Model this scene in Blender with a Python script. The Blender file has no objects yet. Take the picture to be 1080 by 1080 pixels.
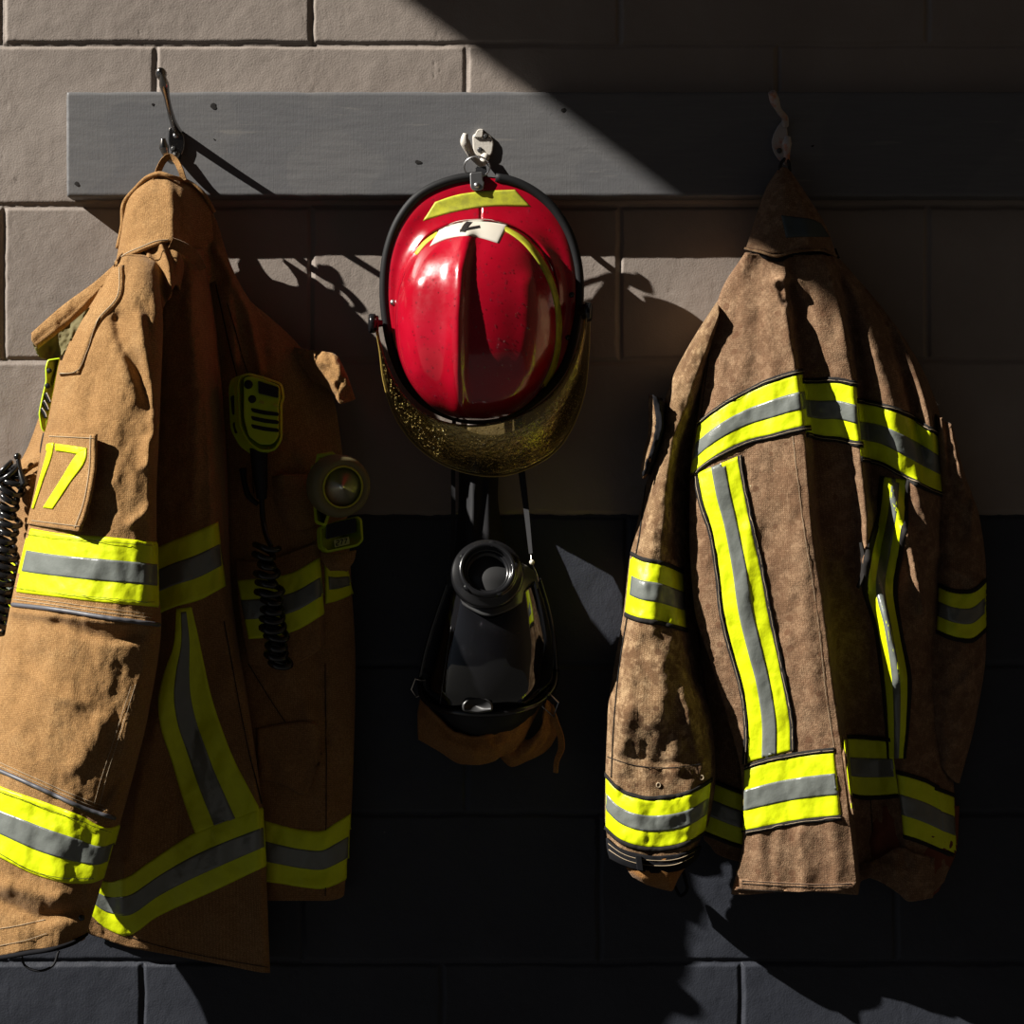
import bpy, math, random
import numpy as np
from mathutils import Vector
from mathutils.bvhtree import BVHTree
rng = np.random.default_rng(7); random.seed(7)
SC = bpy.context.scene; COL = SC.collection

# ---------------------------------------------------------------- camera, world, sun, exposure
CAMY = -3.0
cd = bpy.data.cameras.new('camera'); cam = bpy.data.objects.new('camera', cd); COL.objects.link(cam)
cam.location = (0, CAMY, 0); cam.rotation_euler = (math.pi/2, 0, 0)
cd.sensor_width = 36; cd.lens = 36*3.0/1.35; cd.clip_start = .05
SC.camera = cam
SC.view_settings.view_transform = 'Standard'; SC.view_settings.look = 'None'
SC.view_settings.exposure = 0.0; SC.view_settings.gamma = 1; SC.view_settings.use_curve_mapping = False
SC.cycles.use_denoising = True; SC.cycles.max_bounces = 8; SC.cycles.transparent_max_bounces = 12
SC.cycles.caustics_reflective = False; SC.cycles.caustics_refractive = False

SUND = Vector((2.70, 1.0, -2.03)).normalized()
sl = bpy.data.lights.new('sun', 'SUN'); sun = bpy.data.objects.new('sun', sl); COL.objects.link(sun)
sun.location = (-2, -2, 3); sun.rotation_euler = SUND.to_track_quat('-Z', 'Y').to_euler()
sl.energy = 9.0; sl.angle = math.radians(0.42); sl.color = (1.0, 0.95, 0.87)

W = bpy.data.worlds.new('world'); SC.world = W; W.use_nodes = True
nt = W.node_tree; nt.nodes.clear()
wo = nt.nodes.new('ShaderNodeOutputWorld'); bg = nt.nodes.new('ShaderNodeBackground')
tc = nt.nodes.new('ShaderNodeTexCoord'); sx = nt.nodes.new('ShaderNodeSeparateXYZ')
mr = nt.nodes.new('ShaderNodeMapRange'); rp = nt.nodes.new('ShaderNodeValToRGB')
nt.links.new(tc.outputs['Generated'], sx.inputs[0]); nt.links.new(sx.outputs['X'], mr.inputs['Value'])
mr.inputs['From Min'].default_value = -1.0; mr.inputs['From Max'].default_value = 1.0
e = rp.color_ramp.elements                # daylight from the open door at left, dark bay ahead, warm bounce from the right
e[0].position = .07; e[0].color = (0.105, 0.122, 0.150, 1); e[1].position = .32; e[1].color = (0.012, 0.0125, 0.015, 1)
for p_, c_ in ((.66, (0.015, 0.013, 0.012, 1)), (.95, (0.085, 0.060, 0.035, 1))): q_ = e.new(p_); q_.color = c_
nt.links.new(mr.outputs[0], rp.inputs[0]); nt.links.new(rp.outputs[0], bg.inputs[0]); nt.links.new(bg.outputs[0], wo.inputs[0])
bg.inputs[1].default_value = 1.0

# ---------------------------------------------------------------- helpers
def P(px, py, D=0.0):
    """photo pixel + distance from the wall in mm -> metres"""
    k = 0.00125*(3000.0-D)/3000.0
    return ((px-540.0)*k, -D/1000.0, (540.0-py)*k)
def PA(a):
    a = np.asarray(a, float); k = 0.00125*(3000.0-a[..., 2])/3000.0
    return np.stack([(a[..., 0]-540)*k, -a[..., 2]/1000, (540-a[..., 1])*k], -1)

def tag(o, label=None, cat=None, group=None, kind=None):
    if label: o['label'] = label
    if cat: o['category'] = cat
    if group: o['group'] = group
    if kind: o['kind'] = kind
    return o
def empty(name, loc, label, cat, group=None):
    o = bpy.data.objects.new(name, None); COL.objects.link(o); o.location = loc; o.empty_display_size = .02
    tag(o, label, cat, group); bpy.context.view_layer.update(); return o
def mesh(name, verts, faces, mat, parent=None, smooth=True, uvs=None, mats=None):
    me = bpy.data.meshes.new(name)
    verts = np.asarray(verts, float)
    if parent is not None:
        root = parent; off = np.zeros(3)
        while root is not None:
            off += np.array(root.location); root = root.parent
        verts = verts-off
    me.from_pydata([tuple(v) for v in verts], [], [tuple(f) for f in faces])
    if uvs is not None:
        ul = me.uv_layers.new(name='UVMap')
        li = np.zeros(len(me.loops), int); me.loops.foreach_get('vertex_index', li)
        ul.data.foreach_set('uv', np.asarray(uvs, float)[li].ravel())
    me.polygons.foreach_set('use_smooth', [smooth]*len(me.polygons))
    me.materials.append(mat); me.update()
    o = bpy.data.objects.new(name, me); COL.objects.link(o); o.parent = parent
    return o

def pchip(x, y, t):
    """monotone cubic; y (n,k)"""
    x = np.asarray(x, float); y = np.asarray(y, float)
    if y.ndim == 1: return pchip(x, y[:, None], t)[:, 0]
    n = len(x)
    h = np.diff(x)[:, None]; d = np.diff(y, axis=0)/h
    m = np.zeros_like(y)
    if n > 2:
        w1 = 2*h[1:]+h[:-1]; w2 = h[1:]+2*h[:-1]
        ok = d[:-1]*d[1:] > 0
        with np.errstate(all='ignore'):
            mm = (w1+w2)/(w1/d[:-1]+w2/d[1:])
        m[1:-1] = np.where(ok, mm, 0)
    m[0] = d[0]; m[-1] = d[-1]
    i = np.clip(np.searchsorted(x, t, 'right')-1, 0, n-2)
    s = ((t-x[i])/(x[i+1]-x[i]))[:, None]; hh = h[i]
    return ((1+2*s)*(1-s)**2*y[i]+s*(1-s)**2*hh*m[i]+s*s*(3-2*s)*y[i+1]+s*s*(s-1)*hh*m[i+1])
def catmull(x, y, t):
    x = np.asarray(x, float); y = np.asarray(y, float); n = len(x)
    m = np.zeros_like(y); h = np.diff(x)[:, None]; d = np.diff(y, axis=0)/h
    if n > 2: m[1:-1] = (d[:-1]*h[1:]+d[1:]*h[:-1])/(h[1:]+h[:-1])
    m[0] = d[0]; m[-1] = d[-1]
    i = np.clip(np.searchsorted(x, t, 'right')-1, 0, n-2)
    s = ((t-x[i])/(x[i+1]-x[i]))[:, None]; hh = h[i]
    return ((1+2*s)*(1-s)**2*y[i]+s*(1-s)**2*hh*m[i]+s*s*(3-2*s)*y[i+1]+s*s*(s-1)*hh*m[i+1])
def chord(p):
    p = np.asarray(p, float); d = np.hypot(*(np.diff(p[:, :2], axis=0).T)); d = np.maximum(d, .5)
    return np.concatenate([[0], np.cumsum(d)])
def line(p, n):
    p = np.asarray(p, float)
    if len(p) == 2: return p[0]+(p[1]-p[0])*np.linspace(0, 1, n)[:, None]
    c = chord(p); return catmull(c, p, np.linspace(0, c[-1], n))

def vnoise(x, y, seed=0):
    xi = np.floor(x).astype(int); yi = np.floor(y).astype(int); fx = x-xi; fy = y-yi
    fx = fx*fx*(3-2*fx); fy = fy*fy*(3-2*fy)
    def h(a, b):
        v = (a*374761393+b*668265263+seed*982451653) & 0xffffffff
        v = ((v ^ (v >> 13))*1274126177) & 0xffffffff
        return ((v ^ (v >> 16)) & 0xffff)/65535.0
    return (h(xi, yi)*(1-fx)+h(xi+1, yi)*fx)*(1-fy)+(h(xi, yi+1)*(1-fx)+h(xi+1, yi+1)*fx)*fy-0.5
def fbm(x, y, seed=0, oc=4):
    r = 0; a = 1.0
    for k in range(oc): r = r+a*vnoise(x*2**k+13*k, y*2**k+7*k, seed+k); a *= .5
    return r

def fold_disp(G, folds):
    out = np.zeros(G.shape[:-1]); x = G[..., 0]; y = G[..., 1]
    for pl, amp, wl, wr in folds:
        best = np.full(x.shape, 1e9); sd = np.zeros(x.shape)
        for (ax, ay), (bx, by) in zip(pl[:-1], pl[1:]):
            dx, dy = bx-ax, by-ay; L2 = dx*dx+dy*dy+1e-9
            t = np.clip(((x-ax)*dx+(y-ay)*dy)/L2, 0, 1)
            qx = x-ax-t*dx; qy = y-ay-t*dy; dist = np.hypot(qx, qy)
            side = (qx*dy-qy*dx)/(np.sqrt(L2)*np.maximum(dist, 1e-6))      # +1 = image right for a downward line
            up = dist < best; best = np.where(up, dist, best); sd = np.where(up, side, sd)
        w = (wl+wr)/2+sd*(wr-wl)/2
        out += amp*np.exp(-(best/w)**2)
    return out

def grid_mesh(name, Wd, mat, parent, thick=0.003, uvs=None, mask=None, smooth=True):
    """Wd (nv,nu,3) world points -> sheet with a real thickness (away from the camera)"""
    nv, nu = Wd.shape[:2]
    du = np.gradient(Wd, axis=1); dv = np.gradient(Wd, axis=0)
    n = np.cross(dv, du); n /= (np.linalg.norm(n, axis=-1, keepdims=True)+1e-12)
    idx = np.arange(nv*nu).reshape(nv, nu)
    quads = np.stack([idx[:-1, :-1], idx[1:, :-1], idx[1:, 1:], idx[:-1, 1:]], -1)
    # orientation: make average normal face the camera
    cv = Wd-np.array([0, CAMY, 0]); s = np.sign(-(n*cv).sum(-1).mean())
    n = n*s
    if mask is not None:
        q = mask[:-1, :-1] & mask[1:, :-1] & mask[1:, 1:] & mask[:-1, 1:]
    else: q = np.ones((nv-1, nu-1), bool)
    F = quads[q]
    if s < 0: F = F[:, ::-1]
    V = Wd.reshape(-1, 3)
    U = None if uvs is None else uvs.reshape(-1, 2)
    if thick > 0:
        V2 = (Wd-n*thick).reshape(-1, 3); N = len(V)
        B = F[:, ::-1]+N
        # borders
        from collections import Counter
        e = {}
        for f in F:
            for a, b in ((f[0], f[1]), (f[1], f[2]), (f[2], f[3]), (f[3], f[0])):
                if (b, a) in e: del e[(b, a)]
                else: e[(a, b)] = 1
        S = np.array([(b, a, a+N, b+N) for a, b in e]) if e else np.zeros((0, 4), int)
        F = np.concatenate([F, B, S]); V = np.concatenate([V, V2])
        if U is not None: U = np.concatenate([U, U])
    used = np.unique(F); remap = np.full(len(V), -1); remap[used] = np.arange(len(used))
    return mesh(name, V[used], remap[F], mat, parent, smooth, None if U is None else U[used])

def sheet_grid(cols, step=2.3, folds=(), noise=0, nseed=1, nscale=18, damp=True, nv=None):
    """cols: vertical lines of (px,py,D), left to right"""
    L = max(chord(c)[-1] for c in cols); nv = nv or max(8, int(L/step))
    C = []
    for c in cols:
        c = np.asarray(c, float); cc = chord(c); C.append(pchip(cc, c, np.linspace(0, cc[-1], nv)) if len(c) > 2 else line(c, nv))
    C = np.stack(C, 1)                                  # nv, k, 3
    k = C.shape[1]; w = np.hypot(np.diff(C[..., 0], axis=1), np.diff(C[..., 1], axis=1)).mean(0)
    dz = np.abs(np.diff(C[..., 2], axis=1)).mean(0)*.8
    ns = np.maximum(3, (np.maximum(w, dz)/step).astype(int))
    t = np.concatenate([j+np.arange(n)/n for j, n in enumerate(ns)]+[[k-1]])
    xs = np.arange(k)
    G = pchip(xs, C.transpose(1, 0, 2).reshape(k, -1), t).reshape(len(t), nv, 3).transpose(1, 0, 2).copy()
    d = fold_disp(G, folds) if folds else 0
    if noise: d = d+noise*fbm(G[..., 0]/nscale, G[..., 1]/(nscale*1.7), nseed)
    G[..., 2] += d
    G[..., 2] = np.maximum(G[..., 2], 4)
    Wd = PA(G)
    uu = np.concatenate([[0], np.cumsum(np.linalg.norm(np.diff(Wd, axis=1), axis=-1).mean(0))])
    vv = np.concatenate([[0], np.cumsum(np.linalg.norm(np.diff(Wd, axis=0), axis=-1).mean(1))])
    uv = np.stack(np.meshgrid(uu, vv), -1)
    return G, Wd, uv
def sheet(name, cols, mat, parent, thick=.003, **kw):
    G, Wd, uv = sheet_grid(cols, **kw)
    return grid_mesh(name, Wd, mat, parent, thick, uv)

def bvh(objs):
    V = []; F = []
    for o in objs:
        off = np.zeros(3); r = o
        while r is not None: off += np.array(r.location); r = r.parent
        b = len(V); V += [tuple(np.array(v.co)+off) for v in o.data.vertices]
        F += [tuple(i+b for i in p.vertices) for p in o.data.polygons]
    return BVHTree.FromPolygons(V, F)
def hit(tree, px, py):
    o = Vector((0, CAMY, 0)); d = (Vector(P(px, py))-o).normalized()
    return tree.ray_cast(o, d)
def drape_grid(tree, G2, lift, edge=.25, flatmax=.03):
    """G2 (nv,nu,2) pixel grid cast on a surface, lifted along the normal"""
    nv, nu = G2.shape[:2]; out = np.zeros((nv, nu, 3)); m = np.zeros((nv, nu), bool)
    for i in range(nv):
        for j in range(nu):
            h = hit(tree, G2[i, j, 0], G2[i, j, 1])
            if h[0] is None: continue
            n = h[1]
            if n.dot(Vector((0, CAMY, 0))-h[0]) < 0: n = -n
            e = edge if (i in (0, nv-1) or j in (0, nu-1)) else 1.0
            out[i, j] = h[0]+n*(lift*e); m[i, j] = True
    # reject quads that jump in depth
    y = out[..., 1]
    return out, m
def drape(name, tree, A, B, mat, parent, lift=.0016, step=2.2, thick=.0012, jump=.03, s0=0.0, s1=1.0, edge=.25, nA=None):
    """surface strip between pixel polylines A and B"""
    n = nA or max(4, int(max(chord(A)[-1], chord(B)[-1])/step)); a = line(A, n); b = line(B, n)
    w = np.hypot(*(a-b).T).max(); m = max(3, int(w*(s1-s0)/step)+1)
    s = np.linspace(s0, s1, m)[None, :, None]
    G2 = a[:, None]*(1-s)+b[:, None]*s
    Wd, ok = drape_grid(tree, G2, lift, edge)
    for ax in (0, 1):
        dj = np.abs(np.diff(Wd[..., 1], axis=ax)) > jump
        if ax == 0: ok[1:][dj] = False
        else: ok[:, 1:][dj] = False
    uv = np.stack(np.meshgrid(np.arange(m)*step*.00125, np.arange(n)*step*.00125), -1)
    if ok.sum() < 4: return None
    return grid_mesh(name, Wd, mat, parent, thick, uv, ok)

def tube_geo(pts, r, n=8, closed=False, caps=True):
    pts = [Vector(p) for p in pts]; N = len(pts); rs = r if hasattr(r, '__len__') else [r]*N
    V = []; F = []; up = None
    for i, p in enumerate(pts):
        if closed: t = (pts[(i+1) % N]-pts[i-1]).normalized()
        else: t = (pts[min(i+1, N-1)]-pts[max(i-1, 0)]).normalized()
        if up is None:
            up = t.orthogonal().normalized()
        up = (up-t*up.dot(t)); up = up.normalized() if up.length > 1e-6 else t.orthogonal().normalized()
        s = t.cross(up)
        for k in range(n):
            a = 2*math.pi*k/n; V.append(p+(up*math.cos(a)+s*math.sin(a))*rs[i])
    for i in range(N if closed else N-1):
        j = (i+1) % N
        for k in range(n): F.append((i*n+k, i*n+(k+1) % n, j*n+(k+1) % n, j*n+k))
    if not closed and caps:
        F.append(tuple(range(n))[::-1]); F.append(tuple((N-1)*n+k for k in range(n)))
    return [tuple(v) for v in V], F
def tube(name, pts, r, mat, parent=None, n=8, closed=False, smooth=True):
    V, F = tube_geo(pts, r, n, closed); return mesh(name, V, F, mat, parent, smooth)
def ptube(name, pix, r, mat, parent=None, n=8, k=40, closed=False):
    """tube through (px,py,D) points, r in mm"""
    L = line(pix, k); rr = r
    if hasattr(r, '__len__'): rr = np.interp(np.linspace(0, 1, k), np.linspace(0, 1, len(r)), r)/1000
    else: rr = r/1000
    return tube(name, PA(L), rr, mat, parent, n, closed)
def ribbon(name, pix, w, mat, parent=None, k=30, th=1.5, tilt=0.0):
    """flat webbing through (px,py,D); w mm wide across the picture"""
    L = PA(line(pix, k)); V = []; F = []
    ws = np.interp(np.linspace(0, 1, k), np.linspace(0, 1, len(w)), w) if hasattr(w, '__len__') else [w]*k
    for i in range(k):
        t = L[min(i+1, k-1)]-L[max(i-1, 0)]; t /= np.linalg.norm(t)
        s = np.cross(t, [0, -1, 0]); s /= (np.linalg.norm(s)+1e-9)
        s = s*math.cos(tilt)+np.cross(t, s)*math.sin(tilt); nn = np.cross(t, s)
        for a, b in ((-1, -1), (1, -1), (1, 1), (-1, 1)):
            V.append(L[i]+s*a*ws[i]/2000+nn*b*th/2000)
    for i in range(k-1):
        for q in range(4): F.append((i*4+q, i*4+(q+1) % 4, i*4+4+(q+1) % 4, i*4+4+q))
    F += [(3, 2, 1, 0), (k*4-4, k*4-3, k*4-2, k*4-1)]
    return mesh(name, V, F, mat, parent, False)
def prism(name, poly, D0, D1, mat, parent=None, bev=1.5, shift=(0, 0), smooth=False, seg=2, lean=None):
    """solid from a pixel outline: front at D1, back at D0 (back outline shifted), bevelled front edge.
    lean=(gx,gy): mm of depth added per pixel from the centre"""
    p = np.asarray(poly, float); c = p.mean(0)
    A = 0.5*np.sum(p[:, 0]*np.roll(p[:, 1], -1)-np.roll(p[:, 0], -1)*p[:, 1])
    def inset(q, d):
        n = len(q); out = []
        for i in range(n):
            a = q[i]-q[i-1]; b = q[(i+1) % n]-q[i]; a = a/(np.linalg.norm(a)+1e-9); b = b/(np.linalg.norm(b)+1e-9)
            na = np.array([-a[1], a[0]]); nb = np.array([-b[1], b[0]]); nn = na+nb; nn /= max(.3, np.linalg.norm(nn))
            out.append(q[i]+nn*d*(1 if A > 0 else -1))
        return np.array(out)
    def dep(q, D): return np.full(len(q), float(D))+(0 if lean is None else lean[0]*(q[:, 0]-c[0])+lean[1]*(q[:, 1]-c[1]))
    rings = [(p+np.array(shift), D0)]
    b = bev
    for k in range(seg+1):
        a = k/seg*math.pi/2; rings.append((inset(p, b/1.25*(1-math.cos(a))), D1-b*(1-math.sin(a))))
    V = []; n = len(p)
    for q, D in rings: V += list(PA(np.column_stack([q, dep(q, D)])))
    F = []
    for i in range(len(rings)-1):
        for k in range(n): F.append((i*n+k, i*n+(k+1) % n, (i+1)*n+(k+1) % n, (i+1)*n+k))
    F.append(tuple(range(n))); F.append(tuple((len(rings)-1)*n+k for k in range(n))[::-1])
    if A > 0: F = [f[::-1] for f in F]
    return mesh(name, V, F, mat, parent, smooth)
def rpoly(pts, r=4, k=4):
    """rounded pixel polygon"""
    p = [np.array(q, float) for q in pts]; out = []
    for i in range(len(p)):
        a = p[i-1]-p[i]; b = p[(i+1) % len(p)]-p[i]; la, lb = np.linalg.norm(a), np.linalg.norm(b)
        rr = min(r, la*.45, lb*.45); s = p[i]+a/la*rr; e = p[i]+b/lb*rr
        for j in range(k+1):
            t = j/k; out.append((1-t)**2*s+2*t*(1-t)*p[i]+t*t*e)
    return out
def frame(o, ax):
    ax = Vector(ax).normalized(); u = ax.cross(Vector((0, 0, 1))).normalized(); v = u.cross(ax)
    return Vector(o), ax, u, v
def lathe(name, o, ax, prof, mat, parent=None, n=40, sq=1.0, smooth=True):
    """prof: (distance along axis, radius) in mm"""
    o, ax, u, v = frame(o, ax); V = []; F = []
    for d, r in prof:
        for k in range(n):
            a = 2*math.pi*k/n; V.append(o+ax*(d/1000)+(u*math.cos(a)+v*math.sin(a)*sq)*(r/1000))
    m = len(prof)
    for i in range(m-1):
        for k in range(n): F.append((i*n+k, (i+1)*n+k, (i+1)*n+(k+1) % n, i*n+(k+1) % n))
    F.append(tuple(range(n))[::-1] if False else tuple(range(n))); F.append(tuple((m-1)*n+k for k in range(n))[::-1])
    return mesh(name, [tuple(x) for x in V], F, mat, parent, smooth)
ICO = None
def beads(name, pts, rads, mat, parent):
    """water beads, one object; each a low dome (pts world, with normals)"""
    import bmesh
    global ICO
    if ICO is None:
        bm = bmesh.new(); bmesh.ops.create_icosphere(bm, subdivisions=1, radius=1)
        ICO = ([tuple(v.co) for v in bm.verts], [[v.index for v in f.verts] for f in bm.faces]); bm.free()
    V = []; F = []; iv = np.array(ICO[0])
    for (p, n), r in zip(pts, rads):
        n = np.array(n); b = len(V)
        w = iv*r; w = w-np.outer(w@n, n)*.35
        V += list(w+np.array(p)); F += [[i+b for i in f] for f in ICO[1]]
    if V: tag(mesh(name, V, F, mat, parent), kind='stuff')
def rain(name, tree, mat, parent, poly, count, rmm=(.3, .8), clusters=None):
    pts = []; rad = []
    p = np.asarray(poly, float); lo, hi = p.min(0), p.max(0)
    def inside(x, y):
        c = False; n = len(p)
        for i in range(n):
            a, b = p[i], p[i-1]
            if (a[1] > y) != (b[1] > y) and x < (b[0]-a[0])*(y-a[1])/(b[1]-a[1])+a[0]: c = not c
        return c
    g = 0
    while len(pts) < count and g < count*20:
        g += 1; x = rng.uniform(lo[0], hi[0]); y = rng.uniform(lo[1], hi[1])
        if not inside(x, y): continue
        h = hit(tree, x, y)
        if h[0] is None: continue
        n = h[1]
        if n.dot(Vector((0, CAMY, 0))-h[0]) < 0: n = -n
        pts.append((tuple(h[0]), tuple(n))); rad.append(rng.uniform(*rmm)*rng.uniform(.6, 1)/1000)
    beads(name, pts, rad, mat, parent)

# ---------------------------------------------------------------- materials
def mk(name, col, rough=.6, metal=0, spec=.5, **kw):
    m = bpy.data.materials.new(name); m.use_nodes = True; b = m.node_tree.nodes['Principled BSDF']
    b.inputs['Base Color'].default_value = (*col, 1); b.inputs['Roughness'].default_value = rough
    b.inputs['Metallic'].default_value = metal; b.inputs['Specular IOR Level'].default_value = spec
    for k, v in kw.items(): b.inputs[k.replace('_', ' ')].default_value = v
    return m
def N(m, t, **kw):
    n = m.node_tree.nodes.new(t)
    for k, v in kw.items(): setattr(n, k, v)
    return n
def lk(m, a, b): m.node_tree.links.new(a, b)
def noise_n(m, scale, detail=4, vec=None, rough=.55):
    n = N(m, 'ShaderNodeTexNoise'); n.inputs['Scale'].default_value = scale; n.inputs['Detail'].default_value = detail
    n.inputs['Roughness'].default_value = rough
    if vec is not None: lk(m, vec, n.inputs['Vector'])
    return n.outputs['Fac']
def ramp_n(m, fac, stops):
    r = N(m, 'ShaderNodeValToRGB'); e = r.color_ramp.elements
    while len(e) < len(stops): e.new(.5)
    for k, (p, c) in enumerate(stops): e[k].position = p; e[k].color = (*c, 1) if hasattr(c, '__len__') else (c, c, c, 1)
    lk(m, fac, r.inputs[0]); return r.outputs[0]
def mix_n(m, fac, a, b, mode='MIX'):
    x = N(m, 'ShaderNodeMix', data_type='RGBA', blend_type=mode)
    for s, v in ((x.inputs[0], fac), (x.inputs[6], a), (x.inputs[7], b)):
        if hasattr(v, 'is_linked'): lk(m, v, s)
        elif hasattr(v, '__len__'): s.default_value = (*v, 1)
        else: s.default_value = v
    return x.outputs[2]
def math_n(m, op, a, b=None):
    x = N(m, 'ShaderNodeMath', operation=op)
    for s, v in ((x.inputs[0], a), (x.inputs[1], b)):
        if v is None: continue
        if hasattr(v, 'is_linked'): lk(m, v, s)
        else: s.default_value = v
    return x.outputs[0]
def bump_n(m, h, strength, dist, prev=None):
    b = N(m, 'ShaderNodeBump'); b.inputs['Strength'].default_value = strength; b.inputs['Distance'].default_value = dist
    lk(m, h, b.inputs['Height'])
    if prev is not None: lk(m, prev, b.inputs['Normal'])
    return b.outputs[0]
def bsdf(m): return m.node_tree.nodes['Principled BSDF']
def obj_vec(m): return N(m, 'ShaderNodeTexCoord').outputs['Object']
def uv_vec(m): return N(m, 'ShaderNodeTexCoord').outputs['UV']

def cloth(name, base, dark, light, dirt=0.0, dirtcol=(.1, .05, .03), grid=.0026, spots=0.0):
    m = mk(name, base, .93, spec=.12)
    b = bsdf(m); uv = uv_vec(m); ov = obj_vec(m)
    big = noise_n(m, 22, 8, ov, .7); fine = noise_n(m, 500, 3, ov)
    c = ramp_n(m, big, [(.3, dark), (.52, base), (.75, light)])
    # ripstop grid
    sp = N(m, 'ShaderNodeSeparateXYZ'); lk(m, uv, sp.inputs[0])
    gx = math_n(m, 'FRACT', math_n(m, 'DIVIDE', sp.outputs[0], grid)); gy = math_n(m, 'FRACT', math_n(m, 'DIVIDE', sp.outputs[1], grid))
    g = math_n(m, 'MAXIMUM', math_n(m, 'GREATER_THAN', gx, .72), math_n(m, 'GREATER_THAN', gy, .72))
    gg = math_n(m, 'MULTIPLY', math_n(m, 'GREATER_THAN', gx, .6), math_n(m, 'GREATER_THAN', gy, .6))
    c = mix_n(m, math_n(m, 'MULTIPLY', g, .30), c, dark)
    c = mix_n(m, math_n(m, 'MULTIPLY', gg, .75), c, tuple(min(1, x*1.25) for x in light))
    fr_ = ramp_n(m, fine, [(.40, 0.0), (.60, 1.0)])
    c = mix_n(m, math_n(m, 'MULTIPLY', fr_, .62), c, tuple(x*.72 for x in dark))
    wear = ramp_n(m, noise_n(m, 120, 6, ov, .8), [(.52, 0.0), (.70, 1.0)])
    c = mix_n(m, math_n(m, 'MULTIPLY', wear, .35), c, tuple(min(1, x*1.2) for x in light))
    if dirt:
        d = noise_n(m, 26, 8, ov, .7); dm = ramp_n(m, d, [(.43, 0.0), (.56, 1.0)])
        c = mix_n(m, math_n(m, 'MULTIPLY', dm, dirt), c, dirtcol)
        d2 = ramp_n(m, noise_n(m, 60, 8, ov, .75), [(.50, 0.0), (.60, 1.0)]); c = mix_n(m, math_n(m, 'MULTIPLY', d2, dirt*.6), c, tuple(min(1, x*1.3) for x in light))
    if spots:
        v = N(m, 'ShaderNodeTexVoronoi'); v.inputs['Scale'].default_value = 55; lk(m, ov, v.inputs['Vector'])
        s1 = math_n(m, 'LESS_THAN', math_n(m, 'ADD', v.outputs['Distance'], math_n(m, 'MULTIPLY', noise_n(m, 90, 3, ov), .35)), .42)
        s1 = math_n(m, 'MULTIPLY', s1, ramp_n(m, noise_n(m, 9, 3, ov), [(.36, 0.0), (.5, 1.0)]))
        c = mix_n(m, math_n(m, 'MULTIPLY', s1, spots), c, dirtcol)
    lk(m, c, b.inputs['Base Color'])
    hgt = math_n(m, 'ADD', math_n(m, 'MULTIPLY', g, .5), fine)
    n = bump_n(m, hgt, .9, .0009); n = bump_n(m, noise_n(m, 55, 4, ov), .35, .004, n)
    lk(m, n, b.inputs['Normal'])
    b.inputs['Sheen Weight'].default_value = .08; b.inputs['Sheen Roughness'].default_value = .5
    return m
M = {}
M['tan'] = cloth('golden_tan_cloth', (.35, .192, .074), (.25, .130, .046), (.45, .275, .12))
M['tan2'] = cloth('tan_cloth_side', (.35, .19, .078), (.26, .135, .05), (.44, .265, .12))
M['brown'] = cloth('weathered_brown_cloth', (.26, .155, .088), (.16, .09, .048), (.38, .25, .15), dirt=.45, dirtcol=(.15, .075, .04), spots=.75)
M['brown2'] = cloth('stained_brown_cloth', (.28, .175, .09), (.17, .095, .045), (.44, .30, .17), dirt=.75, dirtcol=(.12, .062, .03), spots=.85)
M['net'] = cloth('ochre_net_cloth', (.42, .20, .06), (.30, .13, .035), (.50, .26, .09), grid=.0022)
M['red'] = mk('aramid_red', (.17, .06, .035), .9, spec=.1)
def tape(name, col, rough=.45, spec=.4, amp=.3):
    m = mk(name, col, rough, spec=spec); b = bsdf(m); ov = obj_vec(m)
    n = noise_n(m, 40, 5, ov); c = ramp_n(m, n, [(.25, tuple(x*.86 for x in col)), (.6, col)])
    d = ramp_n(m, noise_n(m, 130, 6, ov, .7), [(.60, 0.0), (.76, 1.0)])
    c = mix_n(m, math_n(m, 'MULTIPLY', d, .22), c, (.16, .15, .03))
    lk(m, c, b.inputs['Base Color'])
    lk(m, bump_n(m, noise_n(m, 60, 4, ov), amp, .004), b.inputs['Normal'])
    return m
M['lime'] = tape('fluorescent_lime', (.76, .88, .004))
M['silver'] = tape('silver_tape', (.165, .18, .165), .32, .6)
M['stitch'] = mk('black_stitching', (.018, .016, .015), .8, spec=.2)
M['thread'] = mk('pale_thread', (.42, .33, .22), .8, spec=.2)
M['piping'] = mk('grey_piping', (.10, .10, .115), .45)
M['velcro'] = mk('black_fleece', (.012, .012, .014), .95, spec=.1)
M['black'] = mk('black_rubber', (.010, .010, .011), .6, spec=.25)
M['blackgloss'] = mk('black_plastic', (.010, .010, .011), .22, spec=.5)
M['strap'] = mk('black_webbing', (.010, .010, .012), .7, spec=.3)
M['chrome'] = mk('dark_chrome', (.30, .28, .26), .18, 1)
M['steel'] = mk('dull_steel', (.42, .42, .43), .38, 1)
def chipped(name, col, under, lo=.55, hi=.6, scale=55, rough=.45):
    m = mk(name, col, rough); b = bsdf(m); ov = obj_vec(m)
    c = mix_n(m, ramp_n(m, noise_n(m, scale, 6, ov, .65), [(lo, 0.0), (hi, 1.0)]), col, under)
    lk(m, c, b.inputs['Base Color']); lk(m, bump_n(m, noise_n(m, scale*2, 4, ov), .3, .001), b.inputs['Normal']); return m
M['whitepaint'] = chipped('chipped_white_paint', (.62, .58, .52), (.20, .13, .09), .62, .68, 120)
M['rustpaint'] = chipped('worn_pink_grey_paint', (.42, .38, .36), (.42, .15, .08), .50, .64, 60)
M['darkchip'] = mk('old_dark_paint', (.05, .05, .05), .4)
M['plasticlime'] = mk('lime_plastic', (.46, .62, .01), .42, spec=.45)
M['lens'] = mk('white_label', (.62, .58, .50), .55)
M['screen'] = mk('dark_screen', (.02, .018, .02), .12)
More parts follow.
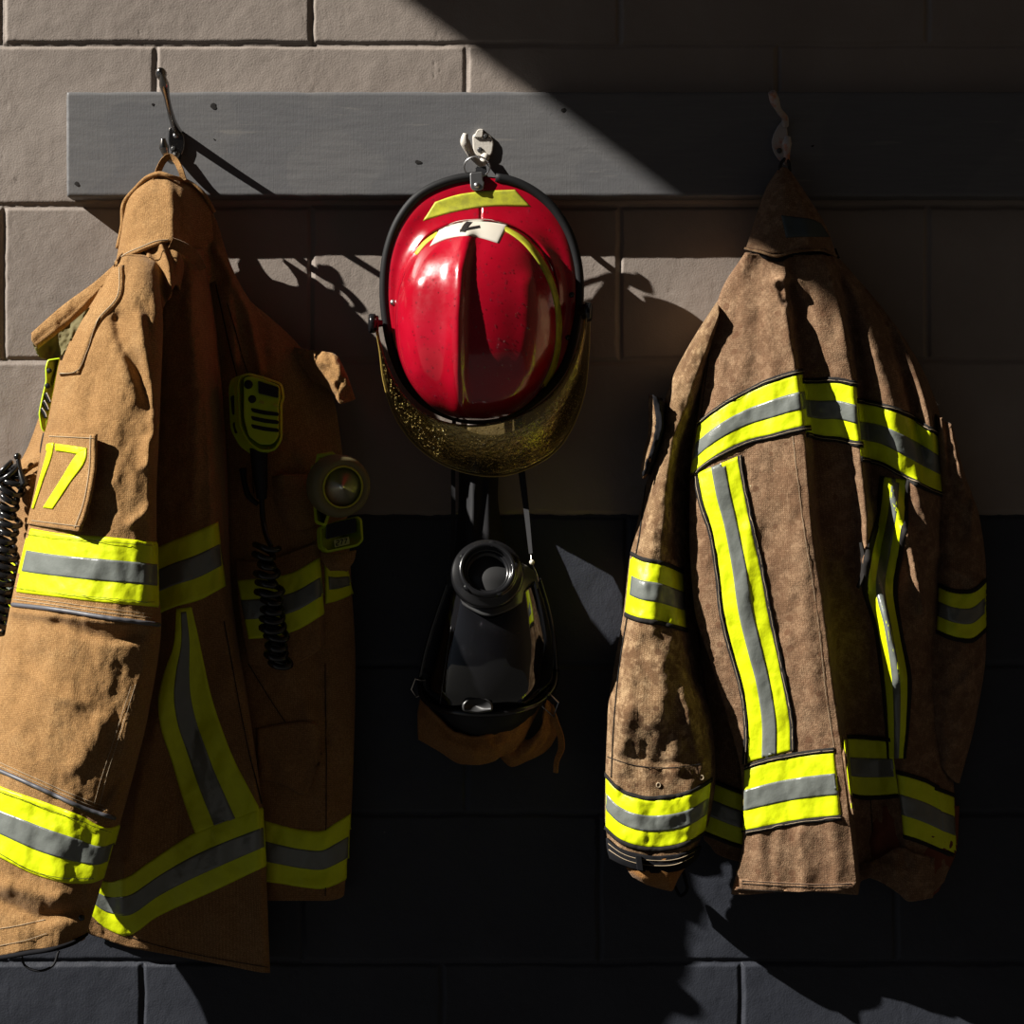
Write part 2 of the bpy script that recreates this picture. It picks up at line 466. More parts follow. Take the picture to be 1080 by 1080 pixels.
def water_mat():
    m = bpy.data.materials.new('water_bead'); m.use_nodes = True; t = m.node_tree; t.nodes.remove(t.nodes['Principled BSDF'])
    tr = N(m, 'ShaderNodeBsdfTransparent'); gl = N(m, 'ShaderNodeBsdfGlossy'); gl.inputs['Roughness'].default_value = .12; gl.inputs[0].default_value = (1, .98, .96, 1)
    f = N(m, 'ShaderNodeFresnel'); f.inputs[0].default_value = 1.6; s = N(m, 'ShaderNodeMixShader'); tr.inputs[0].default_value = (.8, .8, .8, 1)
    lk(m, math_n(m, 'ADD', f.outputs[0], .10), s.inputs[0]); lk(m, tr.outputs[0], s.inputs[1]); lk(m, gl.outputs[0], s.inputs[2]); lk(m, s.outputs[0], t.nodes['Material Output'].inputs[0]); return m
M['water'] = water_mat()
M['hole'] = mk('dark_hole', (.01, .008, .007), .9)
# ---------------------------------------------------------------- the setting
def wall_mesh():
    hz = [47-168-163, 47-168, 47, 217, 380, 543, 701, 858, 1015, 1175, 1335]           # bed joints, photo rows
    v = {0: [330-325*k for k in (3, 2, 1, 0, -1, -2, -3, -4)], 1: [158-325*2+325*k for k in range(8)]}
    vj = [[3-325*2+325*k for k in range(8)], [158-325*2+327*k for k in range(8)], [330-326*2+325*k for k in range(8)], [158-650+328*k for k in range(8)],
          [3-325+325*k for k in range(7)], [160-650+327*k for k in range(8)], [3-650+327*k for k in range(8)], [161-650+327*k for k in range(8)],
          [343-650+313*k for k in range(8)], [168-650+316*k for k in range(8)], [340-650+316*k for k in range(8)], [165-650+316*k for k in range(8)]]
    # denser grid around every joint, 2.4 px elsewhere inside the frame
    def axis(lo, hi, joints):
        a = [lo]; j = np.array(joints)
        while a[-1] < hi:
            x = a[-1]; inside = -60 < x < 1140
            d = np.abs(j-x).min(); a.append(x+((1.1 if d < 9 else 2.6) if inside else (3 if d < 12 else 14)))
        return np.array(a)
    allv = sorted(set(sum(vj, [])))
    X = axis(-420, 1500, allv); Y = axis(-250, 1330, hz)
    gx, gy = np.meshgrid(X, Y)
    wob = 1.6*fbm(gx/38, gy*0+3, 5)+.6*fbm(gx/9, gy/9, 8); wob2 = 1.3*fbm(gx*0+9, gy/30, 6)+.6*fbm(gx/9, gy/9, 9)
    H = np.zeros_like(gx)
    def groove(d, r, depth, a=.0):   # concave joint with soft painted shoulders
        return -depth*np.exp(-(np.abs(d)/r)**3.2)
    for y0 in hz: H = np.minimum(H, groove(gy-y0+wob, 3.3, 3.0))
    row = np.searchsorted(hz, gy.mean(1))
    for r in range(len(hz)+1):
        sel = row == r
        if not sel.any(): continue
        for x0 in vj[r]: H[sel] = np.minimum(H[sel], groove((gx+wob2-x0)[sel], 3.0, 2.8))
    # each block sits a touch differently
    for r in range(len(hz)+1):
        sel = row == r; c = np.searchsorted(vj[r], gx[sel])
        H[sel] += .9*np.sin(c*2.3+r*1.7)
    H += .75*fbm(gx/26, gy/26, 21, 3)+.26*fbm(gx/6.5, gy/6.5, 31, 3)+.16*fbm(gx/2.7, gy/2.7, 41, 2)
    pit = fbm(gx/3.2, gy/3.2, 77, 2); H -= np.clip(pit-.52, 0, 1)*6
    X3 = (gx-540)*.00125; Z3 = (540-gy)*.00125; Y3 = -H/1000
    Wd = np.stack([X3, Y3, Z3], -1); nv, nu = gx.shape
    idx = np.arange(nv*nu).reshape(nv, nu)
    F = np.stack([idx[:-1, :-1], idx[1:, :-1], idx[1:, 1:], idx[:-1, 1:]], -1).reshape(-1, 4)
    return Wd.reshape(-1, 3), F
m = mk('painted_block', (.3, .26, .22), .62, spec=.35); b = bsdf(m); ov = obj_vec(m)
sp = N(m, 'ShaderNodeSeparateXYZ'); lk(m, ov, sp.inputs[0])
edge = math_n(m, 'ADD', sp.outputs[2], math_n(m, 'MULTIPLY', math_n(m, 'SUBTRACT', noise_n(m, 22, 6, ov), .5), .010))
sel = math_n(m, 'LESS_THAN', edge, -.0035)
n1 = noise_n(m, 5, 6, ov)
top = ramp_n(m, n1, [(.3, (.235, .195, .168)), (.55, (.285, .240, .208)), (.8, (.33, .285, .25))])
stain = ramp_n(m, noise_n(m, 10, 9, ov, .75), [(.62, 0.0), (.72, 1.0)])
top = mix_n(m, math_n(m, 'MULTIPLY', stain, .35), top, (.16, .12, .09))
navy = ramp_n(m, noise_n(m, 7, 5, ov), [(.3, (.020, .023, .033)), (.7, (.031, .035, .047))])
chip = ramp_n(m, noise_n(m, 75, 5, ov, .6), [(.735, 0.0), (.75, 1.0)])
navy = mix_n(m, chip, navy, (.20, .18, .16))
lk(m, mix_n(m, sel, top, navy), b.inputs['Base Color'])
lk(m, bump_n(m, noise_n(m, 420, 3, ov, .5), .32, .0013), b.inputs['Normal'])
V, F = wall_mesh(); wall = mesh('wall_back', V, F, m); tag(wall, kind='structure')

# left side wall of the bay above its open door (outside the frame): throws the big slanting shade
HX = -2.6; HZ = (540-272)*.00125+(-(HX)+(787-540)*.00125)/2.70*2.03+.15
def box(name, lo, hi, mat, parent=None):
    x0, y0, z0 = lo; x1, y1, z1 = hi
    V = [(x, y, z) for x in (x0, x1) for y in (y0, y1) for z in (z0, z1)]
    F = [(0, 1, 3, 2), (4, 6, 7, 5), (0, 4, 5, 1), (2, 3, 7, 6), (0, 2, 6, 4), (1, 5, 7, 3)]
    return mesh(name, V, F, mat, parent, False)
M['conc'] = mk('dark_floor_concrete', (.03, .029, .028), .85)
M['plaster'] = mk('grey_wall_paint', (.2, .18, .16), .8)
tag(box('wall_left', (HX-.2, -4.5, HZ), (HX, .15, HZ+2.2), M['plaster']), kind='structure')
tag(box('floor', (-5.5, -5, -1.32), (2.2, .05, -1.22), M['conc']), kind='structure')

# ---------------------------------------------------------------- painted plank
def plank_mat():
    m = mk('grey_painted_plank', (.15, .15, .155), .5, spec=.4); b = bsdf(m); ov = obj_vec(m)
    mp = N(m, 'ShaderNodeMapping'); mp.inputs['Scale'].default_value = (1.2, 1, 14); lk(m, ov, mp.inputs[0])
    g = noise_n(m, 18, 8, mp.outputs[0], .6)
    c = ramp_n(m, g, [(.3, (.132, .131, .135)), (.7, (.158, .156, .158))])
    big = ramp_n(m, noise_n(m, 6, 2, ov, .3), [(.49, 0.0), (.505, 1.0)])
    c = mix_n(m, math_n(m, 'MULTIPLY', big, .28), c, (.10, .103, .115))
    smear = ramp_n(m, noise_n(m, 7, 3, mp.outputs[0]), [(.66, 0.0), (.72, 1.0)])
    c = mix_n(m, math_n(m, 'MULTIPLY', smear, .22), c, (.36, .33, .29))
    lk(m, c, b.inputs['Base Color'])
    mp2 = N(m, 'ShaderNodeMapping'); mp2.inputs['Scale'].default_value = (30, 1, 1); lk(m, ov, mp2.inputs[0])
    n = bump_n(m, noise_n(m, 12, 4, mp.outputs[0]), .10, .0012); n = bump_n(m, noise_n(m, 22, 3, mp2.outputs[0]), .16, .0008, n)
    n = bump_n(m, noise_n(m, 260, 2, ov), .25, .0006, n)
    lk(m, n, b.inputs['Normal']); return m
M['plank'] = plank_mat()
def plank():
    T = 38.0
    zt = P(0, 97, T)[2]; zb = P(0, 207, T)[2]; x0 = P(71, 0, T)[0]; x1 = 1.45
    r = .0015; prof = [(-.001, zt), (-T/1000+r, zt), (-T/1000, zt-r)]
    zs = np.linspace(zt-r, zb+r, 40)[1:-1]; prof += [(-T/1000, z) for z in zs]
    prof += [(-T/1000, zb+r), (-T/1000+r, zb), (-.001, zb)]
    xs = np.concatenate([[x0, x0+.001, x0+.003], np.arange(x0+.006, x1, .006)]); V = []
    for i, x in enumerate(xs):
        for k, (y, z) in enumerate(prof):
            yy = y+(.0003*vnoise(np.array(x*60), np.array(z*400), 3) if 2 < k < len(prof)-3 else 0)
            if i == 0: yy = min(yy+.0012, -.001); 
            zz = z+(.0012*vnoise(np.array(x*45), np.array(1.), 5) if k in (0, 1, 2, len(prof)-1, len(prof)-2, len(prof)-3) else 0)
            xx = x-(.0016*max(0, vnoise(np.array(z*700), np.array(2.), 8))*2 if i == 0 else 0)
            V.append((xx, yy, zz))
    n = len(prof); F = []
    for i in range(len(xs)-1):
        for k in range(n-1): F.append((i*n+k, i*n+k+1, (i+1)*n+k+1, (i+1)*n+k))
    F.append(tuple(range(n))[::-1])
    root = empty('mounting_plank', (0.3, -.019, (zt+zb)/2), 'long grey painted wooden plank fixed across the block wall carrying three hooks', 'plank')
    o = mesh('board', V, F, M['plank'], root, True)
    for px, py, r in ((225, 112, 3.2), (81, 194, 2.4), (441, 171, 2.6), (161, 110, 1.3), (594, 116, 2.2), (226, 147, .9), (857, 154, 1.2)):
        V2 = []; k = 14
        for a in range(k):
            q = 2*math.pi*a/k; rr = r*(1+.22*math.sin(q*2+px)+.12*math.sin(q*3+py)); V2.append(P(px+rr*math.cos(q)*1.15, py+rr*math.sin(q)*.9, T+.5))
        c = np.mean(V2, 0)+np.array([0, -.0002, 0]); V2.append(tuple(c))
        mesh('nail_hole', V2, [(a, (a+1) % k, k) for a in range(k)], M['hole'], root)
plank()

# ---------------------------------------------------------------- hooks
def screw(px, py, D, r, parent, mat):
    lathe('screw', P(px, py, D), (0, -1, 0), [(0, r), (1.2, r), (2.2, r*.75), (2.6, r*.3), (2.2, .1)], mat, parent, 16)
def plate(poly, D, mat, parent, h=5):
    return prism('base_plate', rpoly(poly, 5, 4), D-.5, D+h, mat, parent, bev=1.6, seg=3)
T = 38
h = empty('coat_hook', P(185, 145, T), 'dark chrome double coat hook near left end of the plank, holding the golden tan coat', 'hook')
plate([(178, 134), (186, 132), (194, 142), (195, 155), (189, 170), (182, 166), (177, 150)], T, M['chrome'], h, 6)
ptube('upper_prong', [(188, 140, T+4), (184, 132, T+28), (179, 116, T+66), (175, 98, T+96), (172, 84, T+114), (170, 76, T+120)], [6, 4.5, 3.8, 3.8, 6.5, 2.5], M['chrome'], h, 12)
lathe('ball_tip', P(170, 78, T+114), (-.1, -.6, .6), [(-12, 2), (-7, 5), (0, 7.5), (5, 6), (8, 3), (9, .2)], M['chrome'], h, 20)
ptube('lower_prong', [(187, 163, T+4), (182, 170, T+18), (177, 166, T+32), (173, 155, T+40), (172, 146, T+42)], [6, 4.2, 4.2, 6.5, 3], M['chrome'], h, 12)
screw(185.5, 143, T+5.5, 3.6, h, M['steel']); screw(183, 157, T+5.5, 3.4, h, M['darkchip'])
h = empty('coat_hook', P(508, 152, T), 'small white painted hook with two screws mid-plank, holding the red helmet', 'hook')
plate([(498, 141), (515, 140), (521, 149), (519, 164), (507, 168), (499, 160)], T, M['whitepaint'], h, 5)
prism('broken_stub', rpoly([(499, 145), (504, 136), (510, 136), (509, 145)], 2, 2), T-.5, T+8, M['whitepaint'], h, bev=1)
screw(512, 144, T+5, 3.4, h, M['darkchip']); screw(506, 158, T+5, 3.6, h, M['darkchip'])
ptube('prong', [(512, 165, T+3), (508, 173, T+16), (501, 168, T+30), (494, 157, T+42), (490, 147, T+48), (491, 141, T+48)], [6, 4, 4.2, 5.5, 6.5, 3.2], M['whitepaint'], h, 12)
h = empty('coat_hook', P(826, 150, T), 'worn pinkish white double coat hook in shade, holding the weathered brown coat', 'hook')
plate([(824, 128), (829, 128), (831, 142), (830, 158), (824, 172), (816, 162), (813, 150), (817, 138)], T, M['rustpaint'], h, 6)
ptube('upper_prong', [(828, 132, T+4), (828, 125, T+16), (822, 117, T+32), (817, 106, T+46), (814, 97, T+52)], [5, 4.2, 4, 6.5, 5], M['rustpaint'], h, 12)
ptube('lower_prong', [(829, 168, T+5), (829, 171, T+22), (830, 160, T+36), (830, 150, T+42), (831, 144, T+42)], [5, 4, 4.6, 6.5, 4], M['rustpaint'], h, 12)
screw(822, 159, T+5.5, 3.6, h, M['darkchip'])
# ---------------------------------------------------------------- helmet
def red_shell():
    m = mk('glossy_red_shell', (.36, .002, .014), .16, spec=.5, Coat_Weight=.6, Coat_Roughness=.05); b = bsdf(m); ov = obj_vec(m)
    c = ramp_n(m, noise_n(m, 16, 5, ov), [(.35, (.33, .002, .012)), (.7, (.41, .004, .020))])
    sc = ramp_n(m, noise_n(m, 70, 8, ov, .75), [(.68, 0.0), (.74, 1.0)]); c = mix_n(m, math_n(m, 'MULTIPLY', sc, .35), c, (.40, .14, .14))
    lk(m, c, b.inputs['Base Color'])
    lk(m, ramp_n(m, noise_n(m, 35, 6, ov, .7), [(.35, .13), (.75, .34)]), b.inputs['Roughness'])
    lk(m, bump_n(m, noise_n(m, 30, 3, ov), .12, .002), b.inputs['Normal']); return m
M['shell'] = red_shell()
M['trimlime'] = mk('worn_yellow_sticker', (.50, .50, .03), .55)
b = bsdf(M['trimlime']); lk(M['trimlime'], ramp_n(M['trimlime'], noise_n(M['trimlime'], 60, 6, obj_vec(M['trimlime']), .7), [(.35, (.34, .34, .03)), (.6, (.55, .56, .03))]), b.inputs['Base Color'])
def visor_mat():
    m = bpy.data.materials.new('amber_clear_plastic'); m.use_nodes = True; t = m.node_tree; t.nodes.remove(t.nodes['Principled BSDF'])
    out = t.nodes['Material Output']; tr = N(m, 'ShaderNodeBsdfTransparent'); gl = N(m, 'ShaderNodeBsdfGlossy'); df = N(m, 'ShaderNodeBsdfDiffuse'); tl = N(m, 'ShaderNodeBsdfTranslucent')
    ov = obj_vec(m)
    tr.inputs[0].default_value = (.80, .74, .50, 1); gl.inputs['Roughness'].default_value = .09; gl.inputs[0].default_value = (.9, .85, .7, 1)
    lk(m, bump_n(m, noise_n(m, 160, 4, ov), .7, .002), gl.inputs['Normal'])
    df.inputs[0].default_value = (.28, .24, .07, 1); tl.inputs[0].default_value = (.62, .52, .14, 1)
    d2 = N(m, 'ShaderNodeMixShader'); d2.inputs[0].default_value = .5; lk(m, df.outputs[0], d2.inputs[1]); lk(m, tl.outputs[0], d2.inputs[2])
    f = N(m, 'ShaderNodeFresnel'); f.inputs[0].default_value = 1.55
    grime = ramp_n(m, noise_n(m, 190, 6, ov, .7), [(.56, .0), (.70, .30)])
    a = N(m, 'ShaderNodeMixShader'); lk(m, grime, a.inputs[0]); lk(m, tr.outputs[0], a.inputs[1]); lk(m, d2.outputs[0], a.inputs[2])
    s = N(m, 'ShaderNodeMixShader'); lk(m, f.outputs[0], s.inputs[0]); lk(m, a.outputs[0], s.inputs[1]); lk(m, gl.outputs[0], s.inputs[2])
    lk(m, s.outputs[0], out.inputs[0]); return m
M['visor'] = visor_mat()
hel = empty('fire_helmet', P(508, 185, 75), 'glossy red fire helmet with clear amber face shield, hung on the white hook', 'helmet')
OUT = [(508, 186), (470, 192), (441, 207), (421, 232), (409, 264), (405, 300), (407, 335), (414, 370), (427, 400), (447, 423), (475, 438), (505, 443), (540, 436), (571, 416), (592, 391), (605, 355), (611, 315), (609, 277), (598, 242), (577, 213), (546, 193)]
def closed(pts, n):
    p = np.array(pts+pts[:3], float); c = chord(p); per = chord(np.array(pts+pts[:1], float))[-1]
    q = np.array(pts[-3:]+pts+pts[:3], float); cc = chord(q); off = cc[3]
    return catmull(cc, q, off+np.linspace(0, per, n, endpoint=False))
def tiltD(py): return 78-(py-186)*.07
CCX, CCY = 504, 338
def helmet():
    n = 150; o = closed(OUT, n); c = np.array([CCX, CCY])
    rows = []
    for s in np.linspace(0, 1, 22):
        inner = c+(o-c)*np.array([.80, .70]); q = o*(1-s)+inner*s
        D = tiltD(q[:, 1])+16*s**1.4+2*np.sin(s*6.28)
        rows.append(np.column_stack([q, D]))
    G = np.stack(rows); G = np.concatenate([G, G[:, :1]], 1)
    Wd = PA(G); brim = grid_mesh('brim', Wd, M['shell'], hel, .0035)
    # rubber edge, open for a short gap at the clip
    k = [i for i in range(n+1)]
    seg = np.array([(*o[i % n], tiltD(o[i % n][1])) for i in range(n+1)])
    pts = PA(seg[1:n-3+1]); V, F = tube_geo(pts, .0062, 10); mesh('rubber_edge', V, F, M['black'], hel)
    # crown
    nt_, nl = 150, 70; th = np.linspace(0, 2*math.pi, nt_+1)
    G = np.zeros((nl, nt_+1, 3))
    for i, s in enumerate(np.linspace(0, 1, nl)):
        ph = s*math.pi/2; r = max(math.cos(ph), 0)**.80; hh = math.sin(ph)**.95
        if i == nl-1: r = 0.004
        ca, sa = np.cos(th), np.sin(th)
        e = 2.25; rad = (np.abs(ca)**e+np.abs(sa)**e)**(-1/e)
        x = CCX-3*hh+88*r*rad*ca*(1+.03*sa*(1-hh)*-1); y = CCY+8*hh+105*r*rad*sa
        base = tiltD(y)+4
        G[i, :, 0] = x; G[i, :, 1] = y; G[i, :, 2] = base+86*hh
    G[..., 2] += fold_disp(G, [([(493, 250), (486, 285), (483, 335), (483, 395), (488, 450)], 12, 12, 6.5),
                               ([(436, 300), (432, 340), (438, 390)], 4, 14, 14), ([(560, 300), (563, 340), (556, 390)], 5, 14, 12)])
    crown = grid_mesh('crown', PA(G), M['shell'], hel, 0)
    return brim, crown
brim, crown = helmet()
ht = bvh([brim, crown])
# low moulding where crown meets brim
ring = [(CCX+90*math.cos(a), CCY+107*math.sin(a)) for a in np.linspace(math.radians(-160), math.radians(50), 60)]
drape('yellow_band', ht, [(530, 236), (556, 252), (576, 278), (589, 312), (593, 345), (588, 384), (576, 412)],
      [(524, 238), (551, 257), (570, 282), (583, 314), (586.5, 345), (582, 382), (571, 408)], M['trimlime'], hel, lift=.001, thick=.0006)
drape('yellow_band', ht, [(437, 267), (446, 255), (461, 244)], [(440, 269), (449, 258), (463, 247)], M['trimlime'], hel, lift=.001, thick=.0006)
drape('brim_sticker', ht, [(459, 213), (480, 206), (505, 202), (543, 200)], [(446, 233), (478, 224), (515, 218), (560, 218)], M['trimlime'], hel, lift=.001, thick=.0006)
ws = drape('white_label', ht, [(463, 243), (480, 234), (500, 231.5), (520, 232.5), (536, 237)], [(453, 260), (472, 252), (494, 249), (510, 252), (526, 257)], M['lens'], hel, lift=.0012, thick=.0006)
lt = bvh([ws])
drape('letter', lt, [(492, 233.5), (488, 238), (485, 244.5)], [(499, 234), (495, 238.5), (491, 245)], M['stitch'], ws, lift=.0006, thick=.0003, step=1)
drape('letter', lt, [(485, 242), (495, 239.5), (506, 237.5)], [(485, 245), (496, 242.5), (507, 240.5)], M['stitch'], ws, lift=.0006, thick=.0003, step=1)
# hanging clip and ring
prism('clip_plate', rpoly([(495.5, 182), (509, 181), (509.5, 191), (511, 192), (510, 199), (506, 201), (499, 201), (496, 198)], 2, 2), 70, 88, M['steel'], hel, bev=1.2)
lathe('rivet', P(503, 195.5, 88), (0, -1, 0), [(0, 4), (1.4, 3.6), (2.6, 2), (3, .2)], M['steel'], hel, 18)
ringp = [(503+13.5*math.cos(a), 176+11*math.sin(a), 84-6*math.sin(a)) for a in np.linspace(0, 2*math.pi, 41)[:-1]]
V, F = tube_geo(PA(np.array(ringp)), .0011, 8, True); mesh('hanging_ring', V, F, M['steel'], hel)
for (x, y) in ((414.5, 319), (603, 311), (599, 356), (432, 411)):
    hh = hit(ht, x, y)
    if hh[0] is not None: lathe('rivet', hh[0], (0, -1, 0), [(0, 3.8), (1.5, 3.4), (2.6, 2), (3, .2)], M['steel'] if x < 420 else M['blackgloss'], hel, 16)
# face shield
IN = [(396, 333, 92), (399, 355, 94), (405, 378, 98), (415, 402, 104), (432, 425, 112), (456, 441, 120), (488, 449, 124), (520, 447, 124), (550, 438, 120), (577, 421, 112), (597, 396, 104), (609, 368, 98), (615, 345, 94), (617, 325, 92)]
OU = [(394, 335, 80), (400, 368, 66), (404, 400, 55), (413, 432, 48), (432, 463, 44), (458, 485, 42), (492, 499, 42), (530, 502, 42), (560, 493, 42), (588, 474, 44), (606, 446, 48), (617, 412, 55), (621, 372, 66), (622, 326, 80)]
n = 110; a = line(IN, n); b_ = line(OU, n); s = np.linspace(0, 1, 26)[:, None, None]
G = a[None]*(1-s)+b_[None]*s; G[..., 2] += 10*np.sin(s[..., 0]*math.pi)
visor = grid_mesh('face_shield', PA(G), M['visor'], hel, .002)
V, F = tube_geo(PA(a), .0016, 8); mesh('shield_rim', V, F, M['visor'], visor)
M['rimhighlight'] = mk('gold_rim_highlight', (.45, .32, .08), .2, spec=.7); V, F = tube_geo(PA(b_), .0009, 8); mesh('shield_rim', V, F, M['rimhighlight'], visor)  # outer rim coloured gold to stand in for the highlight along it
def knob(px, py, D, d):
    o = lathe('shield_knob', P(px, py, D), (d, -.15, 0), [(-9, 4), (-4, 5), (-3.5, 10), (0, 10.5), (0.5, 12.5), (7, 12.5), (8.5, 11), (8.6, 2)], M['blackgloss'], hel, 24)
    return o
knob(396, 341, 84, -1); knob(617, 329, 84, 1)
vt = bvh([visor])
M['glintbead'] = mk('gold_glint_bead', (.75, .55, .16), .12, spec=.8, Transmission_Weight=.15)  # gold colour on the shield's drops stands in for sunlit sparkle
rain('water_drops', vt, M['glintbead'], visor, [(398, 350), (412, 400), (450, 447), (500, 452), (560, 440), (600, 410), (618, 380), (612, 430), (580, 480), (530, 500), (480, 495), (430, 460), (405, 400)], 1100, (.35, 1.0))
rain('water_drops', ht, M['water'], hel, [(410, 330), (412, 260), (450, 205), (508, 188), (560, 200), (600, 250), (608, 320), (590, 350), (560, 380), (520, 420), (500, 440), (440, 410)], 620, (.4, 1.3))

# ---------------------------------------------------------------- breathing mask
M['smoke'] = mk('dark_smoked_lens', (.006, .006, .007), .06, spec=.55, Coat_Weight=.4, Coat_Roughness=.03)
M['satin'] = mk('dark_grey_plastic', (.045, .045, .046), .35, spec=.5)
mask = empty('breathing_mask', P(515, 600, 60), 'black full-face breathing mask with smoked lens hanging upside down below the red helmet', 'mask')
LC = [[(474, 612, 40), (460, 650, 30), (447, 695, 20), (442, 722, 15), (446, 738, 15)], [(476, 614, 80), (464, 655, 75), (452, 700, 65), (448, 725, 60), (455, 742, 50)],
      [(490, 628, 108), (481, 665, 112), (474, 700, 110), (472, 730, 102), (477, 746, 90)], [(517, 636, 114), (516, 670, 122), (514, 705, 120), (512, 735, 113), (510, 748, 100)],
      [(545, 628, 108), (551, 660, 112), (554, 700, 110), (553, 730, 102), (548, 745, 90)], [(563, 614, 80), (573, 650, 75), (580, 690, 65), (580, 715, 60), (572, 736, 50)],
      [(568, 608, 40), (579, 645, 30), (586, 690, 20), (586, 715, 15), (578, 736, 15)]]
lens = sheet('lens', LC, M['smoke'], mask, .003, step=2.5)
mt = bvh([lens])
ptube('lens_frame', [(443, 716, 20), (446, 735, 48), (458, 745, 66), (480, 751, 92), (512, 753, 103), (548, 749, 92), (570, 741, 66), (583, 727, 45), (587, 708, 22)], 4.2, M['blackgloss'], mask, 10, 60)
ptube('lens_frame', [(443, 716, 20), (449, 688, 26), (461, 648, 36), (473, 614, 44)], 3, M['blackgloss'], mask, 8, 40)
ptube('lens_frame', [(587, 708, 22), (585, 680, 28), (579, 645, 36), (569, 610, 44)], 3, M['blackgloss'], mask, 8, 40)
sheet('chin_seal', [[(462, 747, 60), (468, 762, 45), (478, 776, 30)], [(485, 752, 88), (488, 766, 78), (492, 778, 55)], [(512, 754, 98), (512, 768, 90), (512, 780, 65)], [(543, 752, 88), (540, 765, 78), (536, 776, 55)], [(568, 744, 60), (562, 757, 45), (553, 770, 30)]], M['black'], mask, .003, step=3)
sheet('front_housing', [[(471, 606, 60), (471, 614, 70), (476, 628, 72)], [(484, 590, 92), (486, 612, 112), (493, 641, 118)], [(512, 580, 100), (514, 612, 124), (516, 650, 128)], [(543, 589, 92), (543, 612, 112), (542, 641, 118)], [(566, 604, 60), (567, 612, 68), (568, 620, 70)]], M['satin'], mask, .004, step=2.5)
ax = (.02, -.93, .36); c0 = P(514, 606, 112)
lathe('inlet_ring', c0, ax, [(-6, 46), (4, 46), (8, 44), (9, 38), (18, 37), (22, 35.5), (23, 32), (21, 30.5), (12, 30), (10, 27), (11, 25), (-6, 24), (-7, .3)], M['blackgloss'], mask, 56)
lathe('valve', c0, ax, [(-6, 22), (-2, 20), (0, 17), (-2, 14), (-5, 12), (-6, 4), (-3, 3), (-2.5, .3)], M['blackgloss'], mask, 36)
for q in range(5):
    A = q*1.257+.5; prm = frame(c0, ax); pp = prm[0]+prm[1]*.019+(prm[2]*math.cos(A)+prm[3]*math.sin(A))*.0345
    lathe('lug', pp, ax, [(-2, 4.5), (2.6, 4.5), (3, 4), (3.1, .2)], M['blackgloss'], mask, 10)
prism('frame_clip', rpoly([(487, 742), (494, 736), (512, 735), (520, 742), (520, 750), (503, 753), (487, 750)], 4, 3), 96, 112, M['satin'], mask, bev=2.5, smooth=True, seg=3)
ptube('lens_reflection_line', [(476, 660, 112), (470, 700, 112), (464, 742, 98)], .5, M['satin'], mask, 5, 20)  # thin grey tube modelled in place of a reflected streak on the lens
# head net
net = sheet('head_net', [[(443, 736, 20), (440, 756, 22), (441, 780, 14)], [(456, 750, 45), (457, 768, 50), (462, 792, 30)], [(476, 770, 60), (478, 785, 64), (486, 806, 40)], [(500, 778, 72), (500, 790, 76), (503, 807, 48)],
      [(524, 772, 72), (524, 786, 72), (521, 803, 46)], [(552, 752, 62), (546, 775, 58), (530, 798, 42)], [(574, 738, 46), (560, 765, 46), (541, 806, 30)]], M['net'], mask, .003, step=2.4, noise=5, nscale=9, nseed=33, folds=[([(450, 745), (480, 773), (510, 776), (540, 764)], 7, 3, 3)])
sheet('head_net_flap', [[(541, 770, 30), (530, 790, 40), (528, 800, 30)], [(556, 780, 40), (545, 796, 44), (540, 809, 30)], [(572, 764, 56), (570, 785, 48), (558, 802, 30)], [(577, 738, 60), (586, 765, 48), (574, 794, 26)], [(583, 744, 40), (590, 768, 36), (582, 786, 20)]], M['net'], mask, .003, step=2.4, noise=5, nscale=8, nseed=35)
ribbon('net_strap', [(580, 744, 52), (585, 760, 54), (591, 775, 50), (592, 790, 46), (587, 803, 44), (586, 815, 42)], [9, 10, 8, 9, 7, 6], M['net'], mask, 24, 2, .5)
V, F = tube_geo(PA(np.array([(572, 745, 60), (578, 730, 62), (589, 741, 58), (584, 756, 56)])), .0013, 6, True); mesh('buckle', V, F, M['chrome'], mask, False)
V, F = tube_geo(PA(np.array([(434, 727, 30), (438, 716, 34), (447, 718, 36), (446, 732, 34), (439, 735, 30)])), .0012, 6, True); mesh('buckle', V, F, M['chrome'], mask, False)
# neck straps running up behind the helmet to the hook
ribbon('neck_strap', [(505, 176, 66), (496, 215, 52), (483, 330, 30), (479, 440, 26), (478, 505, 34), (478, 560, 46), (477, 590, 60)], 5.5, M['strap'], mask, 40, 2)
ribbon('neck_strap', [(507, 176, 68), (520, 250, 50), (538, 360, 30), (546, 440, 28), (550, 495, 36), (556, 545, 48), (560, 584, 60)], [14, 12, 11, 11, 11, 8, 5], M['strap'], mask, 40, 2, .3)
sheet('regulator_sleeve', [[(484, 470, 10), (484, 520, 12), (478, 600, 30)], [(500, 470, 34), (500, 530, 44), (496, 600, 60)], [(512, 470, 26), (514, 520, 36), (512, 600, 60)], [(528, 470, 10), (525, 520, 12), (540, 600, 30)]], M['strap'], mask, .003, step=4, folds=[([(512, 470), (506, 560)], -8, 5, 5)])
lathe('strap_button', P(561, 593, 68), (0, -1, .1), [(0, 3.5), (2, 3.2), (3, .2)], M['lens'], mask, 14)
ptube('strap_hook', [(560, 584, 60), (562, 596, 66), (566, 606, 62), (568, 614, 56)], 1.2, M['chrome'], mask, 6, 16)
rain('water_drops', mt, M['water'], mask, [(480, 640), (490, 640), (545, 640), (560, 660), (555, 730), (480, 735)], 130, (.25, .6))
